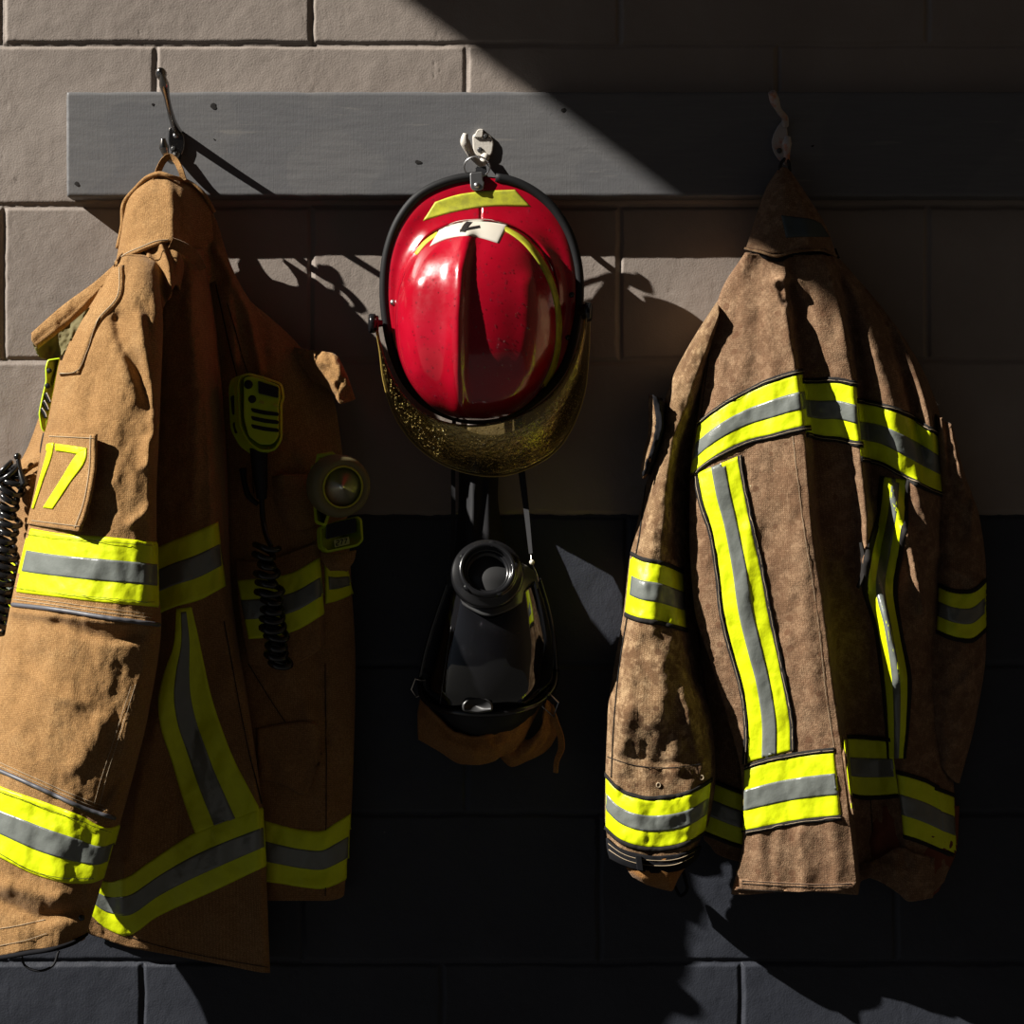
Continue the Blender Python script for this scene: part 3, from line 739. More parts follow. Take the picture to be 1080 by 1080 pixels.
# ---------------------------------------------------------------- brown coat on the right
def band(tree, A, B, parent, stitch=True, silver=(.34, .67), lift=.0018, s_edge=1.6):
    """fluorescent strip between polylines A and B with a silver stripe along its middle"""
    o = drape('reflective_band', tree, A, B, M['lime'], parent, lift=lift)
    if o is None: return
    t2 = bvh([o])
    drape('silver_stripe', t2, A, B, M['silver'], o, lift=.0006, thick=.0004, s0=silver[0], s1=silver[1], edge=.6)
    if stitch:
        w = np.hypot(A[0][0]-B[0][0], A[0][1]-B[0][1]); e = s_edge/max(w, 1)
        for s0, s1 in ((-e*1.6, e*.6), (1-e*.6, 1+e*1.6)):
            drape('black_piping', tree, A, B, M['stitch'], o, lift=.0026, thick=.001, s0=s0, s1=s1, step=1.5, edge=.8)
            sm = (s0+s1)/2
            drape('seam_thread', tree, A, B, M['thread'], o, lift=.0040, thick=.0002, s0=sm-.10*e, s1=sm+.10*e, step=2.0, edge=1) if s_edge > 2.2 else None
    else:
        for s0 in (.055, .93):
            pass
    return o
def seam(tree, pts, parent, mat='thread', w=.7, lift=.0012, gap=0):
    p = line([tuple(q) for q in pts], max(6, int(chord(pts)[-1]/2.2))); t = np.gradient(p, axis=0); t /= np.linalg.norm(t, axis=1, keepdims=True); nn = np.column_stack([-t[:, 1], t[:, 0]])
    return drape('seam_thread', tree, [tuple(q) for q in p-nn*w/2], [tuple(q) for q in p+nn*w/2], M[mat], parent, lift=lift, thick=.0004, step=2.2, edge=1, nA=len(p), jump=.012)
up = lambda cols, d=34: [[(x, y, D+d) for x, y, D in c] for c in cols]
RC = empty('turnout_coat', P(825, 175, 80), 'weathered brown firefighter coat hung by its collar on the right hook, back side showing', 'coat')
ridge1 = [(828, 268, 102), (826, 300, 112), (838, 390, 122), (846, 449, 124), (855, 556, 126), (867, 640, 124), (877, 720, 122), (887, 790, 120), (895, 860, 114), (903, 930, 102), (904, 944, 100)]
body_cols = [
 [(792, 266, 30), (770, 305, 20), (752, 360, 15), (742, 430, 12), (735, 500, 10), (732, 560, 10), (738, 640, 10), (755, 700, 12), (772, 760, 14), (786, 820, 15), (788, 880, 15), (776, 943, 14)],
 [(786, 266, 66), (760, 308, 50), (747, 360, 45), (737, 430, 44), (728, 500, 42), (727, 560, 42), (732, 640, 44), (750, 700, 46), (768, 760, 48), (782, 820, 48), (784, 880, 46), (771, 943, 42)],
 [(790, 267, 84), (772, 315, 72), (762, 370, 72), (752, 430, 74), (744, 500, 74), (742, 560, 74), (748, 640, 74), (764, 700, 74), (782, 760, 74), (795, 820, 76), (798, 880, 74), (785, 944, 64)],
 [(802, 268, 96), (798, 320, 96), (797, 390, 102), (796, 449, 104), (798, 556, 106), (806, 640, 106), (818, 720, 104), (834, 790, 102), (842, 860, 100), (840, 940, 90)],
 ridge1,
 [(833, 268, 98), (836, 300, 90), (847, 390, 88), (856, 449, 88), (866, 556, 84), (877, 640, 70), (886, 720, 54), (894, 790, 46), (901, 860, 40), (908, 930, 34)],
 [(850, 268, 100), (856, 300, 104), (871, 390, 98), (884, 449, 94), (897, 520, 90), (898, 580, 78), (896, 640, 58), (900, 720, 44), (906, 790, 38), (912, 860, 34), (920, 925, 30)],
 [(866, 268, 98), (878, 300, 108), (896, 390, 110), (904, 455, 110), (910, 510, 106), (914, 556, 104), (914, 590, 96), (912, 640, 66), (914, 720, 46), (922, 790, 40), (930, 860, 36), (936, 918, 32)],
 [(874, 270, 84), (890, 305, 76), (907, 390, 72), (914, 455, 70), (921, 510, 62), (926, 556, 56), (925, 600, 52), (924, 640, 66), (928, 700, 62), (936, 790, 50), (943, 860, 46), (946, 905, 42)],
 [(878, 268, 70), (905, 320, 84), (925, 380, 99), (940, 440, 97), (950, 490, 86), (950, 530, 78), (942, 580, 72), (938, 640, 80), (944, 700, 78), (948, 760, 66), (954, 820, 60), (958, 880, 54), (958, 945, 46)],
 [(880, 268, 60), (922, 330, 78), (940, 385, 86), (954, 440, 88), (964, 485, 84), (966, 530, 84), (958, 590, 78), (952, 650, 76), (952, 710, 70), (956, 760, 60), (966, 820, 56), (972, 880, 50), (966, 948, 44)],
 [(881, 268, 50), (932, 335, 58), (952, 385, 64), (965, 440, 62), (973, 485, 60), (974, 520, 76), (970, 580, 78), (968, 640, 74), (965, 700, 62), (968, 760, 50), (980, 820, 46), (986, 880, 42), (975, 946, 36)],
 [(882, 268, 40), (944, 345, 62), (966, 395, 84), (980, 445, 84), (985, 490, 62), (987, 520, 56), (985, 580, 52), (983, 640, 46), (980, 700, 42), (984, 760, 38), (992, 820, 36), (998, 880, 32), (986, 940, 28)],
 [(882, 268, 10), (956, 360, 10), (982, 410, 12), (994, 450, 12), (998, 500, 12), (998, 560, 12), (996, 640, 12), (996, 700, 12), (998, 760, 12), (1006, 830, 12), (1009, 885, 12), (996, 930, 12)]]
for c, d, w_ in ((1, 22, 1.35), (2, 14, .75)):
    body_cols[c] = [(x, y, D+d*(1 if y < 700 else w_)) for x, y, D in body_cols[c]]
body = sheet('back_panel', body_cols, M['brown'], RC, .003, step=2.0, noise=3.2, nscale=16, nseed=51, folds=[
   ([(820, 296), (832, 292), (842, 298), (846, 308)], 10, 6, 5), ([(822, 300), (828, 318)], -8, 4, 4),
   ([(752, 360), (740, 440), (737, 500)], -4, 5, 7), ([(770, 420), (760, 520)], 2.5, 12, 10),
   ([(790, 330), (784, 400)], 3, 14, 8), ([(815, 560), (822, 660)], -3, 14, 14), ([(800, 870), (806, 930)], 4, 10, 10), ([(845, 880), (848, 940)], 3.5, 8, 10), ([(878, 870), (884, 935)], 4, 6, 8), ([(822, 875), (820, 935)], 3, 6, 8), ([(742, 470), (760, 455)], 2, 8, 8), ([(808, 300), (812, 420)], 2.5, 10, 10), ([(862, 320), (880, 450)], 2, 6, 12),
   ([(890, 560), (880, 600)], 3, 5, 5), ([(938, 512), (946, 540), (954, 565)], 22, 10, 6), ([(920, 592), (928, 630), (938, 670), (952, 715)], 34, 13, 7),
   ([(966, 512), (980, 550), (988, 582)], 14, 7, 4), ([(958, 560), (966, 605), (975, 645)], 16, 5, 3), ([(790, 560), (784, 640), (796, 720)], 3, 9, 9), ([(845, 560), (850, 640), (862, 740)], 3, 10, 8)])
bt = bvh([body])
# sleeve at image left
sl_cols = [
 [(760, 320, 12), (735, 365, 12), (716, 410, 12), (704, 450, 12), (694, 500, 12), (686, 540, 12), (676, 590, 12), (668, 650, 12), (658, 700, 12), (650, 750, 12), (648, 800, 12), (647, 860, 12), (652, 903, 12)],
 [(756, 318, 40), (728, 362, 34), (706, 406, 30), (697, 440, 28), (685, 495, 26), (677, 530, 26), (664, 590, 26), (657, 650, 26), (648, 700, 28), (641, 750, 24), (639, 800, 22), (638, 860, 20), (643, 900, 20)],
 [(757, 325, 54), (733, 372, 48), (712, 416, 44), (703, 450, 44), (691, 500, 44), (684, 540, 46), (672, 595, 48), (665, 650, 50), (658, 700, 54), (652, 750, 46), (652, 800, 40), (653, 860, 36), (657, 904, 32)],
 [(758, 332, 58), (738, 385, 52), (722, 430, 50), (710, 460, 52), (703, 505, 56), (700, 545, 60), (694, 600, 64), (690, 655, 68), (688, 700, 72), (686, 750, 62), (686, 800, 54), (688, 860, 50), (690, 911, 44)],
 [(758, 338, 50), (742, 395, 36), (730, 440, 28), (718, 470, 26), (712, 510, 28), (712, 550, 32), (708, 600, 52), (712, 655, 62), (716, 700, 68), (722, 750, 66), (724, 800, 62), (722, 860, 56), (716, 908, 50)],
 [(757, 340, 34), (745, 400, 22), (738, 445, 18), (728, 480, 18), (722, 520, 20), (722, 560, 24), (722, 605, 28), (727, 660, 32), (732, 710, 38), (742, 765, 52), (746, 810, 52), (742, 860, 46), (728, 902, 40)],
 [(756, 340, 8), (748, 400, 8), (745, 450, 8), (738, 490, 8), (732, 530, 8), (732, 570, 8), (732, 610, 8), (736, 665, 8), (742, 715, 8), (752, 770, 10), (755, 815, 10), (748, 865, 10), (732, 898, 10)]]
for c, d in ((1, 20), (2, 36), (3, 38), (4, 30), (5, 14)):
    sl_cols[c] = [(x, y, D+d*(1 if y < 760 else .45)) for x, y, D in sl_cols[c]]
sl_cols = [[(x, y, D+(34+(10 if k in (0, 6) else 0))*min(1, max(0, (y-690)/80))) for x, y, D in c] for k, c in enumerate(sl_cols)]
sleeveL = sheet('left_sleeve', sl_cols, M['brown2'], RC, .003, step=2.0, noise=6.5, nscale=14, nseed=71, folds=[
   ([(700, 500), (690, 560), (676, 640), (668, 700)], 3, 5, 6), ([(660, 690), (668, 740), (655, 790)], 5, 9, 8), ([(700, 700), (692, 760)], 5, 12, 8),
   ([(715, 740), (724, 790)], -3, 10, 10), ([(665, 797), (700, 806), (745, 800)], -3, 4, 4), ([(722, 640), (735, 720)], -5, 5, 6)])
st = bvh([sleeveL])
# sleeve at image right
sr_cols = [
 [(975, 430, 14), (972, 500, 14), (972, 560, 14), (970, 620, 14), (966, 700, 14), (972, 760, 14), (980, 800, 14)],
 [(985, 436, 40), (984, 500, 34), (988, 560, 32), (988, 620, 34), (982, 700, 36), (984, 760, 32), (990, 806, 28)],
 [(993, 442, 80), (998, 480, 72), (1004, 530, 44), (1006, 600, 48), (1004, 680, 50), (998, 750, 44), (998, 815, 36)],
 [(1003, 450, 82), (1011, 490, 72), (1020, 530, 44), (1024, 600, 46), (1024, 680, 46), (1014, 750, 42), (1004, 822, 32)],
 [(1006, 456, 34), (1016, 495, 34), (1029, 535, 36), (1036, 600, 30), (1037, 680, 28), (1026, 755, 26), (1010, 826, 20)],
 [(1004, 460, 8), (1016, 500, 8), (1033, 545, 8), (1040, 605, 8), (1040, 680, 8), (1029, 760, 8), (1012, 826, 8)]]
sleeveR = sheet('right_sleeve', sr_cols, M['brown'], RC, .003, step=2.3, noise=7, nscale=13, nseed=91, folds=[
   ([(997, 445), (1003, 490), (1006, 520)], -9, 3, 4), ([(1026, 532), (1024, 565)], 12, 4, 5), ([(1000, 600), (1035, 615)], 9, 5, 5), ([(1035, 700), (1000, 735)], 7, 6, 6)])
srt = bvh([sleeveR])
# bands
band(bt, [(736, 449), (760, 430), (790, 413), (815, 402), (839, 394.5), (846, 393)], [(727.5, 504), (742, 491), (765, 476), (790, 465), (815, 459), (846, 451), (854, 450)], RC, s_edge=2.6)
band(bt, [(845, 403), (862, 403), (882, 402), (903, 407)], [(850, 457), (868, 461), (884, 462), (909, 468)], RC, s_edge=2.6)
band(bt, [(903, 424), (925, 427), (950, 436), (975, 449), (990, 461)], [(908, 483), (930, 488), (950, 499), (972, 512), (994, 521)], RC, s_edge=2.4)
band(bt, [(735, 499), (741, 530), (750, 560), (757, 600), (763, 650), (773, 690), (783, 725), (788, 760), (787, 805)], [(779, 481), (786, 520), (794, 560), (803, 600), (812, 650), (821, 690), (829, 730), (834, 760), (835, 792)], RC, s_edge=2.4)
band(bt, [(785, 811), (810, 803), (840, 797), (862, 794), (880, 792)], [(784, 877), (810, 872), (840, 866), (865, 863), (887, 861)], RC, s_edge=2.4)
band(bt, [(932, 503), (928, 540), (918, 580), (914, 620), (925, 660), (932, 710), (936, 760), (938, 800)], [(957, 506), (954, 545), (950, 580), (943, 620), (949, 670), (957, 715), (956, 760), (953, 800)], RC, s_edge=2.0)
band(bt, [(893, 778), (905, 778), (920, 779), (940, 781)], [(898, 838), (910, 840), (925, 840), (948, 838)], RC, s_edge=2.0)
band(bt, [(946, 815), (960, 819), (975, 824), (990, 832)], [(953, 881), (968, 886), (985, 893), (1000, 900)], RC, s_edge=2.0)
band(bt, [(985, 832), (996, 836), (1006, 840)], [(993, 896), (1001, 899), (1009, 902)], RC, s_edge=2.0)
band(st, [(663, 583), (676, 590), (695, 594), (720, 604)], [(656, 645), (672, 652), (695, 656), (724, 664)], RC, s_edge=2.2)
band(st, [(639, 818), (652, 832), (672, 841), (700, 842), (730, 835), (750, 823)], [(639, 872), (652, 884), (675, 893), (700, 894), (725, 888), (744, 876)], RC, s_edge=2.2)
band(srt, [(990, 618), (1005, 624), (1025, 624), (1040, 612)], [(988, 665), (1005, 672), (1025, 674), (1040, 662)], RC, s_edge=2.0)
seam(bt, [(750, 360), (741, 430), (735, 500)], RC, 'stitch', .6); seam(bt, [(836, 460), (848, 560), (862, 650), (872, 740), (880, 790)], RC, 'thread', .4)
for q in ([(683, 500), (678, 540), (674, 570), (670, 590)], [(662, 650), (654, 700), (648, 760), (645, 820)], [(641, 798), (665, 806), (700, 810), (740, 806)]): seam(st, q, RC, 'stitch', .7)
# rolled hem, cuffs
hem_ = drape('hem', bt, [(773, 926), (800, 928.5), (835, 930.5), (870, 932), (904, 930)], [(773, 939.5), (800, 940), (835, 940.5), (870, 940.5), (903, 938.5)], M['brown'], RC, lift=.0035, thick=.004, nA=40)
hmt = bvh([hem_])
for yy in (1.5, 4, 10): seam(hmt, [(778, 927.5+yy), (800, 928.8+yy), (835, 930.8+yy), (870, 932+yy), (898, 930.8+yy)], hem_, 'stitch', .6, .0008)
sheet('cuff_lining', up([[(655, 905, 30), (662, 918, 28), (668, 926, 20)], [(672, 908, 50), (678, 926, 46), (684, 934, 34)], [(700, 906, 54), (704, 928, 48), (708, 940, 34)], [(722, 900, 38), (718, 918, 34), (713, 932, 24)], [(730, 896, 12), (725, 912, 12), (716, 924, 10)]], 48), M['net'], RC, .003, step=2.4, noise=4, nscale=9)
cuff = sheet('cuff', up([[(646, 884, 12), (648, 896, 12), (652, 908, 12)], [(639, 884, 34), (640, 895, 34), (643, 906, 33)], [(654, 895, 56), (655, 906, 56), (659, 914, 54)], [(690, 903, 68), (690, 912, 68), (690, 921, 65)], [(716, 901, 68), (715, 910, 67), (714, 919, 64)], [(734, 895, 52), (733, 903, 51), (731, 910, 49)], [(740, 892, 12), (738, 900, 12), (735, 906, 12)]]), M['velcro'], RC, .003, step=2.0, noise=1.2, nscale=9)
ct = bvh([cuff])
prism('cuff_tab', rpoly([(670, 902), (677, 903), (679, 919), (672, 918)], 1.5, 2), 92, 110, M['velcro'], cuff, bev=1)
for k in (.22, .5): drape('seam_thread', ct, [(641, 884), (655, 895), (690, 903), (716, 901), (733, 895)], [(643, 907), (659, 915), (690, 922), (714, 920), (730, 910)], M['thread'], cuff, lift=.0012, thick=.0003, s0=k, s1=k+.04, step=2)
ptube('cuff_loop', [(716, 905, 70), (722, 925, 62), (724, 940, 60), (718, 945, 60), (712, 935, 60)], 2.2, M['velcro'], RC, 8, 20)
for (x, y) in ((694.5, 828), (740, 820)):
    hh = hit(st, x, y)
    if hh[0] is not None:
        V, F = tube_geo([Vector(hh[0])+Vector((2.6e-3*math.cos(a), -.001, 2.9e-3*math.sin(a))) for a in np.linspace(0, 6.283, 13)[:-1]], .0008, 6, True); mesh('eyelet', V, F, M['thread'], RC)
# open flap with black lining at the armhole
sheet('storm_tab', [[(696, 420, 30), (696, 450, 34), (690, 480, 34), (684, 501, 30)], [(684, 417, 60), (684, 450, 66), (678, 480, 66), (675, 501, 60)], [(689, 419, 88), (690, 450, 92), (684, 480, 90), (678, 505, 80)], [(694, 424, 92), (696, 445, 94), (690, 475, 92), (682, 502, 80)]], M['brown2'], RC, .004, step=2, noise=3, nscale=7)
sheet('storm_tab_lining', [[(688, 416, 92), (692, 448, 96), (685, 478, 94), (677, 503, 84)], [(694, 421, 96), (698, 445, 98), (691, 476, 94), (682, 500, 84)], [(701, 424, 76), (701, 448, 80), (694, 478, 78), (684, 500, 72)], [(712, 430, 50), (712, 455, 54), (704, 482, 56), (692, 502, 56)]], M['velcro'], RC, .003, step=2, noise=4, nscale=5)
# body side seen behind the sleeve, with its own band
side = sheet('side_panel', [[(736, 610, 8), (741, 800, 8), (742, 885, 8), (748, 890, 8)], [(742, 600, 22), (752, 800, 24), (752, 860, 26), (755, 900, 26)], [(756, 600, 30), (776, 820, 36), (780, 880, 34), (776, 908, 32)], [(780, 600, 20), (795, 820, 20), (796, 880, 20), (790, 910, 20)]], M['brown'], RC, .003, step=2.4, noise=3)
stt = bvh([side]); band(stt, [(742, 822), (755, 826), (770, 832), (786, 838)], [(740, 876), (755, 882), (770, 888), (784, 892)], RC, s_edge=2)
sheet('front_panel_lining', [[(900, 860, 12), (903, 900, 14), (908, 920, 14)], [(918, 850, 30), (920, 890, 34), (925, 912, 30)], [(945, 850, 44), (948, 880, 46), (950, 925, 36)], [(975, 850, 44), (972, 900, 46), (968, 950, 36)], [(1000, 850, 26), (1000, 890, 30), (982, 946, 22)], [(1012, 850, 10), (1010, 890, 10), (990, 940, 10)]], M['red'], RC, .003, step=2.4, noise=7, nscale=12)
sheet('front_hem', [[(903, 914, 34), (904, 918, 36), (906, 922, 34)], [(925, 906, 46), (926, 918, 48), (928, 930, 46)], [(948, 894, 58), (946, 915, 60), (947, 942, 54)], [(966, 900, 62), (964, 925, 62), (960, 951, 54)], [(985, 905, 52), (986, 925, 52), (984, 947, 44)]], M['brown'], RC, .003, step=2.2, noise=6, nscale=9, nseed=17)
seam(bt, [(915, 795), (918, 840), (922, 900)], RC, 'stitch', .8)
# hanging tabs
ribbon('take_up_strap', [(908, 572, 108), (911, 590, 108), (910, 606, 106), (905, 620, 100)], [4, 7, 7, 5], M['stitch'], RC, 14, 2.5, .9)
ribbon('waist_strap', [(888, 776, 96), (890, 790, 116), (894, 820, 120), (898, 845, 118), (900, 858, 112)], [4, 4, 3, 3.5, 4], M['brown2'], RC, 20, 4, 1.0)
ribbon('waist_strap_edge', [(891, 780, 116), (893, 800, 121), (896, 826, 123), (899, 852, 117)], 1.2, M['lime'], RC, 16, 3, 1.0)
# collar
collar = sheet('collar', [[(826, 176, 50), (814, 200, 46), (802, 230, 42), (794, 262, 30)], [(820, 179, 66), (809, 196, 62), (798, 226, 64), (787, 261, 66)], [(822, 177, 76), (818, 198, 90), (812, 228, 100), (803, 264, 104)], [(826, 176, 80), (828, 198, 100), (830, 228, 112), (818, 267, 116)],
   [(830, 177, 78), (840, 200, 98), (848, 228, 112), (850, 262, 118)], [(833, 179, 68), (848, 204, 82), (862, 230, 96), (870, 262, 100)], [(835, 182, 56), (855, 212, 60), (872, 240, 66), (882, 269, 66)], [(833, 184, 48), (854, 216, 46), (868, 240, 42), (878, 268, 20)]],
   M['brown'], RC, .0035, step=2.0, noise=3, nscale=12, nseed=13, folds=[([(818, 195), (800, 250)], 3, 6, 5)])
kt = bvh([collar])
drape('dark_patch', kt, [(824, 227), (840, 229), (858, 232), (866, 236)], [(829, 251), (845, 250), (862, 250), (875, 250)], mk('dark_green_patch', (.045, .06, .062), .7), RC, lift=.0015, thick=.0008)
ptube('collar_edge', [(786, 262, 66), (803, 266, 104), (818, 270, 114), (835, 266, 120), (850, 264, 120), (868, 264, 102), (882, 270, 68)], 1.8, M['brown2'], collar, 8, 40)
sheet('collar_lining', [[(796, 262, 90), (798, 266, 90), (800, 270, 90)], [(806, 262, 104), (808, 270, 104), (812, 275, 102)], [(822, 262, 108), (822, 270, 108), (822, 276, 106)], [(845, 260, 108), (845, 264, 108), (845, 268, 108)], [(882, 262, 60), (884, 268, 60), (886, 272, 60)]], M['velcro'], RC, .002, step=1.6, noise=3, nscale=3)
ptube('hanger_loop', [(822, 180, 76), (824, 172, 76), (829, 167, 74), (832, 172, 74), (833, 181, 72)], 2.2, M['strap'], RC, 8, 24)
rain('water_drops', bt, M['water'], RC, [(740, 460), (780, 300), (900, 310), (985, 480), (975, 640), (900, 600), (900, 930), (780, 930)], 330, (.25, .6))
# ---------------------------------------------------------------- golden tan coat on the left
LCO = empty('turnout_coat', P(185, 180, 80), 'golden tan firefighter coat with 77 patch on its sleeve, hung on the left chrome hook', 'coat')
# far side / back of the coat seen left of the sleeve
flank = sheet('back_panel', [[(60, 380, 12), (30, 470, 12), (6, 520, 12), (2, 600, 12), (-10, 700, 12), (-20, 860, 12)], [(66, 380, 60), (44, 470, 66), (14, 512, 60), (8, 590, 56), (0, 700, 50), (-8, 860, 40)],
   [(80, 380, 90), (60, 470, 96), (32, 500, 92), (24, 590, 86), (20, 700, 70), (20, 860, 46)], [(110, 380, 100), (90, 470, 110), (60, 500, 110), (60, 600, 100), (60, 700, 80), (60, 860, 50)],
   [(150, 400, 90), (140, 470, 100), (120, 520, 100), (110, 600, 90), (100, 700, 70), (95, 860, 40)]], M['tan'], LCO, .003, step=3, noise=5, nscale=16)
ft = bvh([flank])
sheet('pocket', [[(8, 512, 74), (12, 545, 72), (14, 590, 66)], [(20, 505, 96), (21, 545, 94), (22, 592, 84)], [(34, 500, 112), (32, 545, 108), (30, 592, 100)], [(50, 498, 110), (48, 545, 108), (44, 592, 100)]], M['tan2'], LCO, .003, step=2.4, noise=4)
sheet('pocket_flap', [[(2, 503, 78), (4, 508, 84), (6, 513, 80)], [(18, 494, 98), (20, 500, 106), (21, 505, 100)], [(34, 484, 108), (36, 489, 118), (37, 493, 112)], [(50, 480, 112), (51, 484, 120), (52, 488, 114)]], M['tan'], LCO, .003, step=2, noise=3)
band(ft, [(0, 585), (12, 590), (26, 594), (45, 598)], [(-6, 640), (8, 645), (22, 650), (40, 655)], LCO, stitch=False)
# side body behind the sleeve
sb = [[(130, 380, 60), (118, 560, 60), (105, 700, 40), (98, 850, 16), (92, 984, 10)],
      [(150, 350, 110), (140, 560, 110), (126, 700, 80), (112, 850, 34), (96, 986, 9)],
      [(172, 300, 128), (178, 430, 140), (172, 570, 130), (168, 650, 110), (140, 800, 60), (116, 910, 28), (112, 991, 9)],
      [(186, 270, 120), (200, 400, 148), (196, 560, 142), (192, 640, 130), (170, 760, 92), (134, 900, 50), (131, 998, 9)],
      [(198, 262, 112), (212, 380, 140), (219, 500, 146), (221, 560, 140), (216, 640, 124), (205, 760, 80), (176, 880, 46), (184, 1008, 10)],
      [(206, 262, 100), (220, 380, 118), (228, 500, 126), (232, 590, 124), (236, 650, 118), (240, 740, 96), (236, 860, 66), (236, 1018, 30)],
      [(212, 262, 84), (228, 380, 90), (236, 500, 94), (240, 600, 94), (246, 670, 98), (258, 750, 92), (270, 860, 80), (278, 1026, 52)],
      [(216, 262, 60), (232, 380, 60), (240, 500, 60), (243, 600, 60), (250, 670, 66), (263, 750, 66), (278, 870, 58), (285, 1026, 40)],
      [(212, 264, 20), (226, 380, 16), (232, 500, 14), (236, 600, 12), (242, 670, 12), (254, 750, 12), (268, 870, 12), (280, 1020, 12)]]
sidep = sheet('side_panel', sb, M['tan2'], LCO, .003, step=2.1, noise=4, nscale=17, nseed=5, folds=[
   ([(200, 300), (208, 420), (205, 540)], 4, 8, 6), ([(150, 760), (140, 900)], 6, 7, 7), ([(190, 860), (170, 1000)], -5, 10, 10), ([(232, 880), (228, 1010)], 5, 16, 10), ([(131, 910), (131, 960)], 7, 5, 4)])
pt = bvh([sidep])
band(pt, [(160, 580), (185, 569), (205, 561), (230, 550)], [(166, 648), (185, 640), (210, 633), (238, 618)], LCO, stitch=False)
band(pt, [(186, 642), (183, 680), (172, 713), (167, 738), (169, 765), (180, 800), (192, 840), (206, 880)], [(202, 640), (209, 670), (215, 698), (222, 730), (233, 765), (249, 805), (262, 830), (275, 855)], LCO, stitch=False, silver=(.30, .62))
band(pt, [(98, 925), (115, 930), (131, 926), (157, 909), (207, 877), (282, 849)], [(93, 962), (113, 980), (131, 987), (166, 967), (225, 940), (286, 911)], LCO, stitch=False)
seam(pt, [(100, 972), (150, 992), (210, 1007), (282, 1020)], sidep, 'stitch', .6)
seam(pt, [(236, 655), (248, 720), (262, 790), (276, 850)], sidep, 'stitch', .8)
# front panel in the shade
fp = [[(200, 262, 12), (206, 400, 12), (222, 560, 10), (240, 700, 10), (262, 850, 10), (276, 946, 10)], [(206, 240, 52), (218, 400, 52), (230, 560, 46), (244, 700, 42), (266, 850, 34), (280, 950, 30)],
      [(222, 225, 60), (240, 400, 70), (250, 560, 70), (262, 700, 60), (282, 850, 46), (294, 950, 38)], [(231, 240, 58), (262, 390, 74), (276, 520, 78), (292, 620, 76), (302, 720, 64), (312, 850, 50), (320, 950, 42)],
      [(236, 262, 52), (285, 380, 70), (306, 470, 74), (330, 560, 74), (340, 640, 70), (342, 720, 60), (340, 850, 50), (343, 950, 42)], [(240, 290, 40), (305, 370, 56), (334, 440, 58), (348, 540, 56), (358, 620, 54), (362, 700, 48), (358, 850, 40), (357, 948, 36)],
      [(243, 300, 28), (320, 370, 34), (354, 430, 36), (366, 540, 32), (371, 620, 30), (375, 700, 28), (371, 850, 26), (363, 944, 24)], [(240, 300, 8), (318, 374, 8), (350, 434, 8), (362, 540, 8), (368, 620, 8), (372, 700, 8), (367, 850, 8), (359, 942, 8)]]
front = sheet('front_panel', fp, M['tan2'], LCO, .003, step=2.2, noise=5, nscale=18, nseed=15, folds=[
   ([(228, 262), (262, 330), (275, 390)], 9, 6, 5), ([(240, 300), (248, 380)], 8, 7, 6), ([(300, 700), (330, 760), (345, 840)], 4, 10, 8), ([(330, 690), (345, 780)], -5, 8, 8), ([(300, 480), (345, 470)], 5, 10, 8)])
fr = bvh([front])
sheet('pocket', [[(282, 505, 72), (284, 530, 74), (290, 556, 66)], [(300, 500, 86), (304, 532, 92), (310, 560, 80)], [(320, 500, 84), (322, 530, 90), (324, 558, 82)], [(334, 505, 72), (336, 530, 78), (336, 552, 72)]], M['tan2'], LCO, .003, step=2.4, noise=4)
pf = sheet('pocket_flap', [[(248, 590, 68), (252, 640, 84), (262, 700, 76)], [(270, 592, 82), (272, 640, 92), (284, 704, 84)], [(300, 585, 86), (304, 640, 98), (312, 700, 90)], [(330, 574, 84), (334, 630, 96), (338, 684, 88)], [(338, 572, 74), (341, 630, 84), (342, 678, 76)]], M['tan2'], LCO, .003, step=2.2, noise=5, nseed=18)
pft = bvh([pf])
band(pft, [(250, 612), (275, 610), (305, 605), (337, 588)], [(262, 674), (285, 672), (312, 665), (343, 647)], LCO, stitch=False)
band(fr, [(342, 592), (352, 596), (366, 598)], [(343, 637), (355, 634), (374, 626)], LCO, stitch=False)
band(fr, [(278, 865), (295, 870), (318, 875), (343, 875), (352, 869), (370, 858)], [(280, 930), (295, 932), (320, 936), (343, 937), (352, 934), (368, 926)], LCO, stitch=False)
drape('pocket', fr, [(270, 768), (300, 762), (332, 762), (337, 800)], [(273, 822), (300, 828), (318, 838), (338, 800)], M['tan2'], LCO, lift=.005, thick=.004)
seam(fr, [(228, 300), (246, 380), (262, 450), (268, 520)], front, 'stitch', 1.0); seam(fr, [(240, 320), (262, 395), (282, 440)], front, 'stitch', .7); seam(fr, [(262, 700), (300, 760), (330, 800)], front, 'stitch', .7)
seam(fr, [(343, 700), (344, 800), (343, 945)], front, 'stitch', .8)
# far shoulder cap, part of it caught by the sun
cap = sheet('shoulder_cap', [[(300, 362, 30), (308, 388, 34), (322, 412, 34)], [(318, 368, 56), (322, 384, 60), (334, 404, 60)], [(334, 370, 78), (338, 388, 84), (350, 414, 80)], [(350, 372, 88), (358, 392, 98), (360, 426, 90)], [(357, 376, 84), (367, 398, 90), (375, 421, 82)], [(354, 376, 30), (362, 398, 30), (368, 421, 30)]], M['tan'], LCO, .0035, step=1.8, noise=9, nscale=7, nseed=61)
